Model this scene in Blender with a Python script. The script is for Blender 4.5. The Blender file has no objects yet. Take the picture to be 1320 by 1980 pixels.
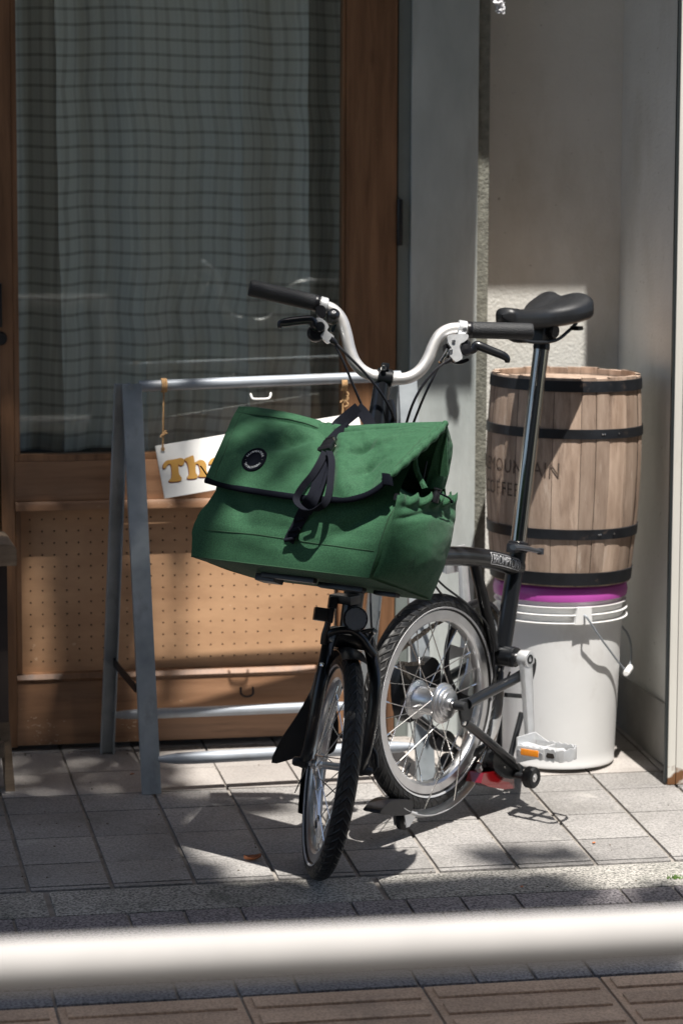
import bpy, bmesh, math, random
import numpy as np
from mathutils import Vector, Matrix, noise
random.seed(7)
PI=math.pi; R=math.radians
sc=bpy.context.scene; COL=sc.collection
# ------------------------------------------------------------------ camera
FF=5700.;PIT=.1326;ROL=.0037;YAW=.2;CP=np.array([-1.007,-5.146,1.378]);SL=.0724
def _axes():
    p,r=PIT,ROL
    f=np.array([0,math.cos(p),-math.sin(p)]);u=np.array([0,math.sin(p),math.cos(p)]);x=np.array([1.,0,0])
    a=x*math.cos(r)+u*math.sin(r);b=-x*math.sin(r)+u*math.cos(r)
    M=np.array([[math.cos(YAW),math.sin(YAW),0],[-math.sin(YAW),math.cos(YAW),0],[0,0,1]])
    return M@a,M@b,M@f
AX,AY,AF=_axes()
def dr(px,py): return (px-660)/FF*AX-(py-990)/FF*AY+AF
def plane(px,py,P,n):
    d=dr(px,py);P=np.array(P,float);n=np.array(n,float);return CP+d*(((P-CP)@n)/(d@n))
def Yp(px,py,y): return plane(px,py,(0,y,0),(0,1,0))
def Xp(px,py,x): return plane(px,py,(x,0,0),(1,0,0))
def Zp(px,py,z): return plane(px,py,(0,0,z),(0,0,1))
def G(px,py): return plane(px,py,(0,0,0),(0,-SL,1))
def gz(y): return SL*y
cam=bpy.data.cameras.new('camera');co=bpy.data.objects.new('camera',cam);COL.objects.link(co);sc.camera=co
co.matrix_world=Matrix([[AX[i],AY[i],-AF[i],CP[i]] for i in range(3)]+[[0,0,0,1]])
cam.sensor_fit='VERTICAL';cam.sensor_height=36;cam.lens=FF/1980*36;cam.clip_start=.1;cam.clip_end=500
cam.dof.use_dof=True;cam.dof.focus_distance=5.32;cam.dof.aperture_fstop=4.6
# ------------------------------------------------------------------ light
EL=71.5;L=Vector((-.02,math.cos(R(EL)),-math.sin(R(EL)))).normalized();TS=-L
w=bpy.data.worlds.new('World');sc.world=w;w.use_nodes=True;nt=w.node_tree
sky=nt.nodes.new('ShaderNodeTexSky');sky.sky_type='NISHITA';sky.sun_disc=False;sky.dust_density=2.0;sky.air_density=1.0;sky.ozone_density=.7;sky.sun_elevation=R(EL);sky.sun_rotation=R(180-1)
nt.links.new(sky.outputs[0],nt.nodes['Background'].inputs[0]);nt.nodes['Background'].inputs[1].default_value=.09
sd=bpy.data.lights.new('sun','SUN');sd.energy=5.0;sd.angle=R(.53);sd.color=(1,.955,.89);so=bpy.data.objects.new('sun',sd);COL.objects.link(so)
so.rotation_euler=L.to_track_quat('-Z','Y').to_euler();so.location=(0,-3,8)
sc.view_settings.view_transform='Standard';sc.view_settings.look='None';sc.view_settings.exposure=.82;sc.view_settings.gamma=1
sc.cycles.max_bounces=8;sc.cycles.transparent_max_bounces=12
# ------------------------------------------------------------------ helpers
def V3(p): return Vector((float(p[0]),float(p[1]),float(p[2])))
def nz(v): v=np.array(v,float);return v/np.linalg.norm(v)
def sm(pts,n=8,closed=False):
    P=[np.array(p,float) for p in pts];out=[];N=len(P)
    rng=range(N if closed else N-1)
    for i in rng:
        if closed: p0,p1,p2,p3=P[i-1],P[i],P[(i+1)%N],P[(i+2)%N]
        else: p0=P[max(i-1,0)];p1=P[i];p2=P[i+1];p3=P[min(i+2,N-1)]
        for k in range(n):
            t=k/n;out.append(.5*((2*p1)+(-p0+p2)*t+(2*p0-5*p1+4*p2-p3)*t*t+(-p0+3*p1-3*p2+p3)*t**3))
    if not closed: out.append(P[-1])
    return out
class MB:
    def __init__(s): s.v=[];s.f=[];s.uv={}
    def add(s,vs,fs,uv=None):
        o=len(s.v);s.v+= [tuple(float(c) for c in v) for v in vs]
        for f in fs: s.f.append(tuple(i+o for i in f))
        if uv is not None:
            for i,u in enumerate(uv): s.uv[o+i]=u
        return s
    def box(s,c,d,ax=None,bev=0):
        c=np.array(c,float);A=np.eye(3) if ax is None else np.array([nz(a) for a in ax])
        bm=bmesh.new();bmesh.ops.create_cube(bm,size=1)
        for v in bm.verts: v.co=Vector((v.co.x*d[0],v.co.y*d[1],v.co.z*d[2]))
        if bev: bmesh.ops.bevel(bm,geom=bm.edges[:],offset=bev,segments=2,affect='EDGES',profile=.7)
        bm.verts.ensure_lookup_table()
        vs=[c+v.co.x*A[0]+v.co.y*A[1]+v.co.z*A[2] for v in bm.verts];fs=[[v.index for v in f.verts] for f in bm.faces];bm.free()
        return s.add(vs,fs)
    def bx(s,x0,x1,y0,y1,z0,z1,bev=0): return s.box(((x0+x1)/2,(y0+y1)/2,(z0+z1)/2),(x1-x0,y1-y0,z1-z0),None,bev)
    def tube(s,path,r,seg=12,closed=False,caps=True,flat=None,up=None):
        P=[np.array(p,float) for p in path];N=len(P)
        rr=r if hasattr(r,'__len__') else [r]*N
        T=[]
        for i in range(N):
            if closed: t=P[(i+1)%N]-P[i-1]
            else: t=P[min(i+1,N-1)]-P[max(i-1,0)]
            T.append(nz(t))
        u=np.array(up if up is not None else ([0,0,1] if abs(T[0][2])<.9 else [1,0,0]),float);a=nz(u-T[0]*(u@T[0]))
        vs=[];fs=[]
        for i in range(N):
            if up is not None: a=nz(u-T[i]*(u@T[i]))
            else: a=nz(a-T[i]*(a@T[i]))
            b=np.cross(T[i],a)
            for k in range(seg):
                t=2*PI*k/seg;ca,cb=math.cos(t),math.sin(t)
                if flat: ca*=flat
                vs.append(P[i]+rr[i]*(ca*a+cb*b))
        M=N if closed else N-1
        for i in range(M):
            j=(i+1)%N
            for k in range(seg):
                k2=(k+1)%seg;fs.append((i*seg+k,i*seg+k2,j*seg+k2,j*seg+k))
        if caps and not closed:
            fs.append(tuple(range(seg-1,-1,-1)));fs.append(tuple((N-1)*seg+k for k in range(seg)))
        return s.add(vs,fs)
    def lathe(s,prof,O,ax,seg=32,closed=False,a0=0,a1=2*PI,ref=None,uv=False):
        # prof: (radius, height along ax)
        O=np.array(O,float);ax=nz(ax);u=np.array(ref if ref is not None else ([0,0,1] if abs(ax[2])<.9 else [1,0,0]),float);a=nz(u-ax*(u@ax));b=np.cross(ax,a)
        full=abs(a1-a0)>6.28;n=seg if full else seg+1;vs=[];fs=[];uvs=[]
        for i in range(n):
            t=a0+(a1-a0)*i/seg
            for j,(r,h) in enumerate(prof): vs.append(O+ax*h+r*(math.cos(t)*a+math.sin(t)*b));uvs.append((i/seg,j/len(prof)))
        m=len(prof)
        for i in range(seg):
            i2=(i+1)%n
            for j in range(m if closed else m-1):
                j2=(j+1)%m;fs.append((i*m+j,i*m+j2,i2*m+j2,i2*m+j))
        return s.add(vs,fs,uvs if uv else None)
    def cyl(s,p0,p1,r,seg=16,bev=0):
        p0=np.array(p0,float);p1=np.array(p1,float);h=np.linalg.norm(p1-p0)
        if bev: return s.lathe([(0,0),(r-bev,0),(r,bev),(r,h-bev),(r-bev,h),(0,h)],p0,p1-p0,seg)
        return s.lathe([(0,0),(r,0),(r,h),(0,h)],p0,p1-p0,seg)
    def grid(s,fn,nu,nv,thick=0,nrm=None,uv=False,flip=False):
        g=[[np.array(fn(i/nu,j/nv),float) for i in range(nu+1)] for j in range(nv+1)]
        vs=[p for row in g for p in row];W=nu+1
        uvs=[(i/nu,j/nv) for j in range(nv+1) for i in range(nu+1)] if uv else None
        fs=[(j*W+i,j*W+i+1,(j+1)*W+i+1,(j+1)*W+i) for j in range(nv) for i in range(nu)]
        if not thick: return s.add(vs,fs,uvs)
        n=len(vs);vb=[]
        for j in range(nv+1):
            for i in range(nu+1):
                du=g[j][min(i+1,nu)]-g[j][max(i-1,0)];dv=g[min(j+1,nv)][i]-g[max(j-1,0)][i]
                c=np.cross(du,dv);l=np.linalg.norm(c);vb.append(g[j][i]+(c/l*thick if l>1e-12 else 0))
        fs2=fs+[tuple(n+k for k in reversed(f)) for f in fs]
        bd=[j*W for j in range(nv+1)],[j*W+nu for j in range(nv+1)],list(range(W)),[nv*W+i for i in range(W)]
        for q,e in enumerate(bd):
            for a,b in zip(e[:-1],e[1:]):
                fs2.append((a,b,n+b,n+a) if q in(0,3) else (b,a,n+a,n+b))
        return s.add(vs+vb,fs2,(uvs+uvs) if uvs else None)
    def prism(s,pts,O,X,Y,Z,t):
        n=len(pts);O,X,Y,Z=[np.array(q,float) for q in(O,X,Y,Z)]
        vs=[O+X*p[0]+Y*p[1] for p in pts]+[O+X*p[0]+Y*p[1]+Z*t for p in pts]
        fs=[tuple(range(n-1,-1,-1)),tuple(range(n,2*n))]+[(i,(i+1)%n,n+(i+1)%n,n+i) for i in range(n)]
        return s.add(vs,fs)
    def build(s,name,m=None,parent=None,ang=38,smooth=True,recalc=True):
        me=bpy.data.meshes.new(name);me.from_pydata(s.v,[],s.f)
        if s.uv:
            ul=me.uv_layers.new(name='UVMap')
            for l in me.loops: ul.data[l.index].uv=s.uv.get(l.vertex_index,(0,0))
        if recalc:
            bm=bmesh.new();bm.from_mesh(me);bmesh.ops.recalc_face_normals(bm,faces=bm.faces[:]);bm.to_mesh(me);bm.free()
        if smooth:
            me.shade_smooth();me.set_sharp_from_angle(angle=R(ang))
        if m: me.materials.append(m)
        o=bpy.data.objects.new(name,me);COL.objects.link(o)
        if parent is not None: setp(o,parent)
        return o
def setp(o,p):
    o.parent=p
    if p.type=='EMPTY' and p.parent is None: o.location=o.location-p.location
def tag(o,label=None,cat=None,group=None,kind=None):
    if label:o['label']=label
    if cat:o['category']=cat
    if group:o['group']=group
    if kind:o['kind']=kind
    return o
def thing(name,label,cat,loc=(0,0,0),group=None):
    o=bpy.data.objects.new(name,None);COL.objects.link(o);o.location=V3(loc);o.empty_display_size=.05
    return tag(o,label,cat,group)
# ------------------------------------------------------------------ materials
def C3(c): return (c[0],c[1],c[2],1)
def mat(name,col,rough=.5,metal=0,var=0,vs=8,col2=None,bump=0,bs=60,bd=.002,coat=0,spec=.5,stretch=None,detail=6,sheen=0,aniso=0,bump2=0,b2s=8,b2d=.01,trans=0):
    m=bpy.data.materials.new(name);m.use_nodes=True;t=m.node_tree;N=t.nodes;Lk=t.links;p=N['Principled BSDF']
    p.inputs['Base Color'].default_value=C3(col);p.inputs['Roughness'].default_value=rough;p.inputs['Metallic'].default_value=metal
    p.inputs['Coat Weight'].default_value=coat;p.inputs['Coat Roughness'].default_value=.06;p.inputs['Specular IOR Level'].default_value=spec
    if sheen: p.inputs['Sheen Weight'].default_value=sheen;p.inputs['Sheen Roughness'].default_value=.4
    tc=N.new('ShaderNodeTexCoord');mp=N.new('ShaderNodeMapping');Lk.new(tc.outputs['Object'],mp.inputs[0])
    if stretch: mp.inputs['Scale'].default_value=stretch
    if var or col2:
        n=N.new('ShaderNodeTexNoise');n.inputs['Scale'].default_value=vs;n.inputs['Detail'].default_value=detail;n.inputs['Roughness'].default_value=.62;Lk.new(mp.outputs[0],n.inputs[0])
        cr=N.new('ShaderNodeValToRGB');Lk.new(n.outputs[0],cr.inputs[0]);cr.color_ramp.elements[0].position=.32;cr.color_ramp.elements[1].position=.68
        a=col2 if col2 else tuple(c*(1-var) for c in col);b=col if col2 else tuple(min(1,c*(1+var)) for c in col)
        cr.color_ramp.elements[0].color=C3(a);cr.color_ramp.elements[1].color=C3(b);Lk.new(cr.outputs[0],p.inputs['Base Color'])
        ma=N.new('ShaderNodeMapRange');Lk.new(n.outputs[0],ma.inputs[0]);ma.inputs[3].default_value=max(.02,rough-.12);ma.inputs[4].default_value=min(1,rough+.12);Lk.new(ma.outputs[0],p.inputs['Roughness'])
    prev=None
    for st,s_,d_ in((bump2,b2s,b2d),(bump,bs,bd)):
        if st:
            n=N.new('ShaderNodeTexNoise');n.inputs['Scale'].default_value=s_;n.inputs['Detail'].default_value=5;Lk.new(mp.outputs[0],n.inputs[0])
            b=N.new('ShaderNodeBump');b.inputs['Strength'].default_value=st;b.inputs['Distance'].default_value=d_;Lk.new(n.outputs[0],b.inputs['Height'])
            if prev: Lk.new(prev.outputs[0],b.inputs['Normal'])
            prev=b
    if prev: Lk.new(prev.outputs[0],p.inputs['Normal'])
    return m
def node_of(m,k): return [n for n in m.node_tree.nodes if n.bl_idname==k]
M={}
M['wood']=mat('stained_wood',(.33,.17,.085),.45,0,0,4.5,(.15,.072,.034),.25,120,.0006,stretch=(7,7,.55),coat=.1)
M['woodh']=mat('stained_wood_rail',(.39,.215,.12),.45,0,0,4.5,(.22,.115,.062),.25,120,.0006,stretch=(.55,7,7),coat=.1)
M['peg']=mat('hardboard',(.60,.36,.205),.55,0,0,5,(.43,.245,.135),.15,200,.0004,stretch=(1,1,2.5))
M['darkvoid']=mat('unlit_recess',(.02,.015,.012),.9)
M['black']=mat('black_gloss_paint',(.007,.008,.010),.32,0,coat=.3,spec=.4)
M['blacksat']=mat('black_satin',(.012,.013,.015),.42,.0,.15,30,bump=.05,bs=300,bd=.0003)
M['rubber']=mat('rubber',(.010,.010,.011),.62,0,.25,40,bump=.15,bs=500,bd=.0004)
M['alu']=mat('brushed_aluminium',(.72,.72,.73),.32,1,.06,30,bump=.05,bs=400,bd=.0002)
M['alubar']=mat('anodised_aluminium',(.62,.61,.60),.52,.75,.05,40,bump=.18,bs=700,bd=.0003)
M['alucast']=mat('silver_casting',(.70,.71,.72),.40,.6,.06,60,bump=.1,bs=500,bd=.0003)
M['steel']=mat('spoke_steel',(.75,.74,.72),.2,1)
M['chrome']=mat('polished_steel',(.42,.40,.36),.09,1,.05,8)
M['galv']=mat('galvanised_steel',(.44,.475,.50),.45,.3,0,11,(.27,.305,.33),.12,250,.0005,detail=3)
M['galvp']=mat('zinc_pipe',(.33,.36,.40),.55,.3,.12,14,bump=.1,bs=200,bd=.0004)
M['tagwhite']=mat('white_painted_board',(.8,.79,.76),.55,0,.05,8,bump=.1,bs=150,bd=.0004)
M['rope']=mat('jute_twine',(.5,.31,.15),.9,0,.25,200,bump=.5,bs=900,bd=.001)
M['red']=mat('red_lens',(.16,.003,.005),.12,0,coat=.8)
M['orange']=mat('amber_lens',(.85,.27,.01),.25,0,.2,700,coat=.5,bump=.3,bs=900,bd=.0005)
M['ochre']=mat('ochre_letter',(.52,.28,.06),.6,0,.1,20)
M['maroon']=mat('maroon_edge',(.2,.03,.03),.6)
M['pail']=mat('white_plastic',(.78,.78,.775),.4,0,.05,4,bump=.05,bs=60,bd=.0006,bump2=.12,b2s=9,b2d=.004)
M['purple']=mat('purple_plastic',(.50,.085,.42),.34,0,.06,20,bump=.05,bs=80,bd=.0005)
M['barrelhoop']=mat('blackened_hoop',(.010,.012,.016),.5,.1,.4,25,bump=.3,bs=90,bd=.001)
M['ink']=mat('stencil_ink',(.05,.04,.035),.8,0,0,70,(.17,.115,.085))
M['webbing']=mat('nylon_webbing',(.009,.010,.015),.75,0,.2,400,bump=.6,bs=1100,bd=.0006,spec=.08)
M['binding']=mat('bias_binding',(.004,.005,.009),.85,0,.2,200,bump=.3,bs=900,bd=.0005,spec=.08)
M['plastic']=mat('black_plastic',(.007,.007,.009),.38,0,.1,100,bump=.08,bs=300,bd=.0003)
M['print']=mat('pale_print',(.6,.62,.63),.6)
M['printg']=mat('grey_print',(.42,.42,.43),.5)
M['saddle']=mat('saddle_vinyl',(.014,.015,.017),.42,0,.1,60,bump=.35,bs=650,bd=.0006)
M['reflector']=mat('prism_reflector',(.5,.5,.5),.2,.3,.4,900,bump=1,bs=1200,bd=.002)
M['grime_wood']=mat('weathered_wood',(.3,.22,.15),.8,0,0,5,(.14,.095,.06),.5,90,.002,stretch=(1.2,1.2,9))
M['leaf']=mat('leaf',(.05,.1,.02),.5,0,.3,5)
M['dryleaf']=mat('dry_leaf',(.42,.15,.06),.6,0,.3,60)
M['bark']=mat('bark',(.12,.09,.07),.9,0,.3,12,bump=.6,bs=30,bd=.02)
M['white_rail']=mat('white_rail_paint',(.38,.365,.355),.75,0,.06,14)
M['concrete']=mat('painted_concrete',(.62,.66,.65),.75,0,0,3.5,(.42,.465,.46),.35,90,.0012,bump2=.35,b2s=9,b2d=.004,detail=10,stretch=(1.6,1.6,.6))
M['jamb']=mat('grey_green_metal',(.22,.25,.24),.5,.1,.08,10)
M['stucco']=mat('stucco',(.68,.675,.64),.9,0,.09,3,bump=.5,bs=150,bd=.0035,bump2=.15,b2s=38,b2d=.005,detail=8)
M['skirt']=mat('skirting_concrete',(.3,.29,.27),.9,0,.15,6,bump=.5,bs=60,bd=.003)
M['void_room']=mat('interior_wall',(.12,.11,.1),.9)
M['street_wall']=mat('street_facade',(.13,.125,.12),.8,0,.15,1)
# green polyester cloth with fine weave
m=mat('green_polyester',(.038,.124,.058),.74,0,0,430,(.008,.050,.022),.8,1300,.0009,sheen=.08,spec=.3,bump2=.12,b2s=24,b2d=.010);M['green']=m
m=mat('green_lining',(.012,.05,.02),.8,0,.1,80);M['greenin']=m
# mottled granite-look tile
def tile_mat(name,a,b,rough=.7):
    m=bpy.data.materials.new(name);m.use_nodes=True;t=m.node_tree;N=t.nodes;Lk=t.links;p=N['Principled BSDF']
    tc=N.new('ShaderNodeTexCoord');n=N.new('ShaderNodeTexNoise');n.inputs['Scale'].default_value=210;n.inputs['Detail'].default_value=4;Lk.new(tc.outputs['Object'],n.inputs[0])
    n2=N.new('ShaderNodeTexNoise');n2.inputs['Scale'].default_value=5;n2.inputs['Detail'].default_value=5;Lk.new(tc.outputs['Object'],n2.inputs[0])
    g=N.new('ShaderNodeNewGeometry')
    c=N.new('ShaderNodeValToRGB');c.color_ramp.elements[0].position=.36;c.color_ramp.elements[1].position=.6;c.color_ramp.elements[0].color=C3(b);c.color_ramp.elements[1].color=C3(a);Lk.new(n.outputs[0],c.inputs[0])
    h=N.new('ShaderNodeMath');h.operation='MULTIPLY_ADD';h.inputs[1].default_value=.7;h.inputs[2].default_value=.65;Lk.new(n2.outputs[0],h.inputs[0])
    r=N.new('ShaderNodeMath');r.operation='MULTIPLY_ADD';r.inputs[1].default_value=.26;r.inputs[2].default_value=-.14;Lk.new(g.outputs['Random Per Island'],r.inputs[0])
    ad=N.new('ShaderNodeMath');ad.operation='ADD';Lk.new(h.outputs[0],ad.inputs[0]);Lk.new(r.outputs[0],ad.inputs[1])
    mx=N.new('ShaderNodeVectorMath');mx.operation='SCALE';Lk.new(c.outputs[0],mx.inputs[0]);Lk.new(ad.outputs[0],mx.inputs['Scale']);Lk.new(mx.outputs[0],p.inputs['Base Color'])
    p.inputs['Roughness'].default_value=rough
    bu=N.new('ShaderNodeBump');bu.inputs['Strength'].default_value=.65;bu.inputs['Distance'].default_value=.0018;Lk.new(n.outputs[0],bu.inputs['Height']);Lk.new(bu.outputs[0],p.inputs['Normal'])
    return m
M['tile']=tile_mat('granite_tile',(.285,.272,.26),(.168,.161,.155))
M['tile2']=tile_mat('smooth_tile',(.33,.305,.285),(.27,.25,.235))
M['paver']=tile_mat('dark_paver',(.27,.245,.25),(.06,.055,.06),.8)
M['paver2']=tile_mat('blue_grey_paver',(.23,.225,.23),(.09,.088,.092),.8)
M['brown']=tile_mat('brown_tactile',(.58,.41,.285),(.40,.275,.19),.75)
M['curb']=tile_mat('exposed_aggregate',(.40,.38,.345),(.10,.097,.09),.9)
M['grout']=mat('joint_mortar',(.235,.215,.195),.95,0,.25,30,bump=.5,bs=120,bd=.003)
M['road']=mat('asphalt',(.06,.06,.062),.9,0,.2,40,bump=.5,bs=80,bd=.004)
# tread: V grooves from uv
def tread_mat():
    m=mat('tyre_tread',(.013,.013,.0135),.58,0,.2,60);t=m.node_tree;N=t.nodes;Lk=t.links;p=N['Principled BSDF']
    u=N.new('ShaderNodeUVMap');s=N.new('ShaderNodeSeparateXYZ');Lk.new(u.outputs[0],s.inputs[0])
    def mt(op,a,b=None):
        n=N.new('ShaderNodeMath');n.operation=op
        for i,q in enumerate((a,b)):
            if q is None: continue
            if isinstance(q,(int,float)): n.inputs[i].default_value=q
            else: Lk.new(q.outputs[0] if hasattr(q,'outputs') else q,n.inputs[i])
        return n
    v=mt('ABSOLUTE',mt('SUBTRACT',s.outputs[1],.5));uu=mt('MULTIPLY',s.outputs[0],64)
    a=mt('FRACT',mt('ADD',uu,mt('MULTIPLY',v,7)));g1=mt('MAXIMUM',mt('SUBTRACT',1,mt('MULTIPLY',mt('ABSOLUTE',mt('SUBTRACT',a,.5)),5)),0)
    a2=mt('FRACT',mt('MULTIPLY',s.outputs[1],9));g2=mt('MAXIMUM',mt('SUBTRACT',1,mt('MULTIPLY',mt('ABSOLUTE',mt('SUBTRACT',a2,.5)),6)),0)
    lim=mt('LESS_THAN',v,.3);g=mt('MULTIPLY',mt('MAXIMUM',g1,mt('MULTIPLY',g2,mt('LESS_THAN',mt('FRACT',mt('MULTIPLY',uu,.5)),.6))),lim)
    bu=N.new('ShaderNodeBump');bu.invert=True;bu.inputs['Strength'].default_value=.9;bu.inputs['Distance'].default_value=.0028;Lk.new(g.outputs[0],bu.inputs['Height']);Lk.new(bu.outputs[0],p.inputs['Normal'])
    return m
M['tyre']=tread_mat()
# plaid curtain (cloth uv in metres)
def plaid():
    m=bpy.data.materials.new('plaid_curtain');m.use_nodes=True;t=m.node_tree;N=t.nodes;Lk=t.links;p=N['Principled BSDF']
    u=N.new('ShaderNodeUVMap');s=N.new('ShaderNodeSeparateXYZ');Lk.new(u.outputs[0],s.inputs[0])
    def mt(op,a,b=None,c=None):
        n=N.new('ShaderNodeMath');n.operation=op
        for i,q in enumerate((a,b,c)):
            if q is None: continue
            if isinstance(q,(int,float)): n.inputs[i].default_value=q
            else: Lk.new(q.outputs[0] if hasattr(q,'outputs') else q,n.inputs[i])
        return n
    def band(ax,per,wid,off):
        f=mt('FRACT',mt('ADD',mt('DIVIDE',s.outputs[ax],per),off));return mt('LESS_THAN',mt('ABSOLUTE',mt('SUBTRACT',f,.5)),wid)
    h=mt('MULTIPLY',band(1,.0316,.105,0),.36);v1=mt('MULTIPLY',band(0,.034,.13,0),.17);v2=mt('MULTIPLY',band(0,.017,.1,.25),.06);h2=mt('MULTIPLY',band(1,.0158,.05,.3),.0)
    tot=mt('ADD',mt('ADD',h,v1),v2);tot=mt('MINIMUM',tot,.85)
    mx=N.new('ShaderNodeMix');mx.data_type='RGBA';Lk.new(tot.outputs[0],mx.inputs[0]);mx.inputs[6].default_value=(.86,.82,.78,1);mx.inputs[7].default_value=(.11,.08,.055,1)
    Lk.new(mx.outputs[2],p.inputs['Base Color']);p.inputs['Roughness'].default_value=.9
    return m
M['plaid']=plaid()
def glass_mat():
    m=bpy.data.materials.new('window_glass');m.use_nodes=True;t=m.node_tree;N=t.nodes;Lk=t.links;N.remove(N['Principled BSDF'])
    tr=N.new('ShaderNodeBsdfTransparent');tr.inputs[0].default_value=(.9,.94,.93,1);gl=N.new('ShaderNodeBsdfGlossy');gl.inputs['Roughness'].default_value=.012
    lw=N.new('ShaderNodeLayerWeight');lw.inputs[0].default_value=.5;pw=N.new('ShaderNodeMath');pw.operation='POWER';pw.inputs[1].default_value=4.5;Lk.new(lw.outputs['Facing'],pw.inputs[0]);fr=N.new('ShaderNodeMath');fr.operation='MULTIPLY_ADD';fr.inputs[1].default_value=.85;fr.inputs[2].default_value=.05;Lk.new(pw.outputs[0],fr.inputs[0]);mx=N.new('ShaderNodeMixShader');Lk.new(fr.outputs[0],mx.inputs[0]);Lk.new(tr.outputs[0],mx.inputs[1]);Lk.new(gl.outputs[0],mx.inputs[2]);Lk.new(mx.outputs[0],N['Material Output'].inputs[0])
    return m
M['glass']=glass_mat()
def film_mat():
    m=glass_mat();m.name='clear_film';m.node_tree.nodes['Transparent BSDF'].inputs[0].default_value=(.95,.95,.97,1)
    for n in m.node_tree.nodes:
        if n.bl_idname=='ShaderNodeBsdfGlossy': n.inputs['Roughness'].default_value=.25
    return m
M['film']=film_mat()
# barrel oak: stave tones by angle
def oak():
    m=mat('barrel_oak',(.52,.395,.31),.75,0,0,9,(.30,.21,.155),.5,160,.0012,stretch=(5,5,.8),detail=8)
    t=m.node_tree;N=t.nodes;Lk=t.links;p=N['Principled BSDF'];g=N.new('ShaderNodeNewGeometry')
    src=p.inputs['Base Color'].links[0].from_socket
    ma=N.new('ShaderNodeMapRange');Lk.new(g.outputs['Random Per Island'],ma.inputs[0]);ma.inputs[3].default_value=.78;ma.inputs[4].default_value=1.22
    sc_=N.new('ShaderNodeVectorMath');sc_.operation='SCALE';Lk.new(src,sc_.inputs[0]);Lk.new(ma.outputs[0],sc_.inputs['Scale']);Lk.new(sc_.outputs[0],p.inputs['Base Color'])
    return m
M['oak']=oak()
def cream():
    m=mat('cream_enamel',(.76,.74,.68),.4,0,.02,6,bump=.05,bs=80,bd=.0005)
    t=m.node_tree;N=t.nodes;Lk=t.links;p=N['Principled BSDF'];src=p.inputs['Base Color'].links[0].from_socket
    tc=N.new('ShaderNodeTexCoord');s=N.new('ShaderNodeSeparateXYZ');Lk.new(tc.outputs['Object'],s.inputs[0])
    n=N.new('ShaderNodeTexNoise');n.inputs['Scale'].default_value=38;n.inputs['Detail'].default_value=6;Lk.new(tc.outputs['Object'],n.inputs[0])
    a=N.new('ShaderNodeMapRange');Lk.new(s.outputs[2],a.inputs[0]);a.inputs[1].default_value=.04;a.inputs[2].default_value=.1;a.inputs[3].default_value=.27;a.inputs[4].default_value=-.12
    b=N.new('ShaderNodeMath');b.operation='ADD';Lk.new(a.outputs[0],b.inputs[0]);Lk.new(n.outputs[0],b.inputs[1])
    c=N.new('ShaderNodeValToRGB');c.color_ramp.elements[0].position=.62;c.color_ramp.elements[1].position=.74;c.color_ramp.elements[0].color=(0,0,0,1);c.color_ramp.elements[1].color=(1,1,1,1);Lk.new(b.outputs[0],c.inputs[0])
    mx=N.new('ShaderNodeMix');mx.data_type='RGBA';Lk.new(c.outputs[0],mx.inputs[0]);Lk.new(src,mx.inputs[6]);mx.inputs[7].default_value=(.2,.09,.035,1);Lk.new(mx.outputs[2],p.inputs['Base Color'])
    return m
M['cream']=cream()
def sliced(vs,fs,step):
    bm=bmesh.new();B_=[bm.verts.new(v) for v in vs]
    for f in fs:
        try: bm.faces.new([B_[i] for i in f])
        except ValueError: pass
    y=min(v[1] for v in vs)+step;ym=max(v[1] for v in vs)
    while y<ym:
        bmesh.ops.bisect_plane(bm,geom=bm.verts[:]+bm.edges[:]+bm.faces[:],plane_co=(0,y,0),plane_no=(0,1,0));y+=step
    bmesh.ops.triangulate(bm,faces=bm.faces[:])
    bm.verts.index_update();o=([tuple(v.co) for v in bm.verts],[tuple(v.index for v in f.verts) for f in bm.faces]);bm.free();return o
def overlay(m,col,scale,lo,hi,amt=1,stretch=None,seed=0):
    # wear and dirt with a shape of its own, mixed over the base colour
    t=m.node_tree;N=t.nodes;Lk=t.links;p=N['Principled BSDF'];tc=N.new('ShaderNodeTexCoord');mp=N.new('ShaderNodeMapping');Lk.new(tc.outputs['Object'],mp.inputs[0]);mp.inputs['Location'].default_value=(seed,seed*.7,seed*.3)
    if stretch: mp.inputs['Scale'].default_value=stretch
    n=N.new('ShaderNodeTexNoise');n.inputs['Scale'].default_value=scale;n.inputs['Detail'].default_value=7;n.inputs['Roughness'].default_value=.65;Lk.new(mp.outputs[0],n.inputs[0])
    c=N.new('ShaderNodeMapRange');c.inputs[1].default_value=lo;c.inputs[2].default_value=hi;c.inputs[3].default_value=0;c.inputs[4].default_value=amt;Lk.new(n.outputs[0],c.inputs[0])
    mx=N.new('ShaderNodeMix');mx.data_type='RGBA';Lk.new(c.outputs[0],mx.inputs[0])
    i=p.inputs['Base Color']
    if i.links: Lk.new(i.links[0].from_socket,mx.inputs[6])
    else: mx.inputs[6].default_value=i.default_value
    mx.inputs[7].default_value=C3(col);Lk.new(mx.outputs[2],i);return m
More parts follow.
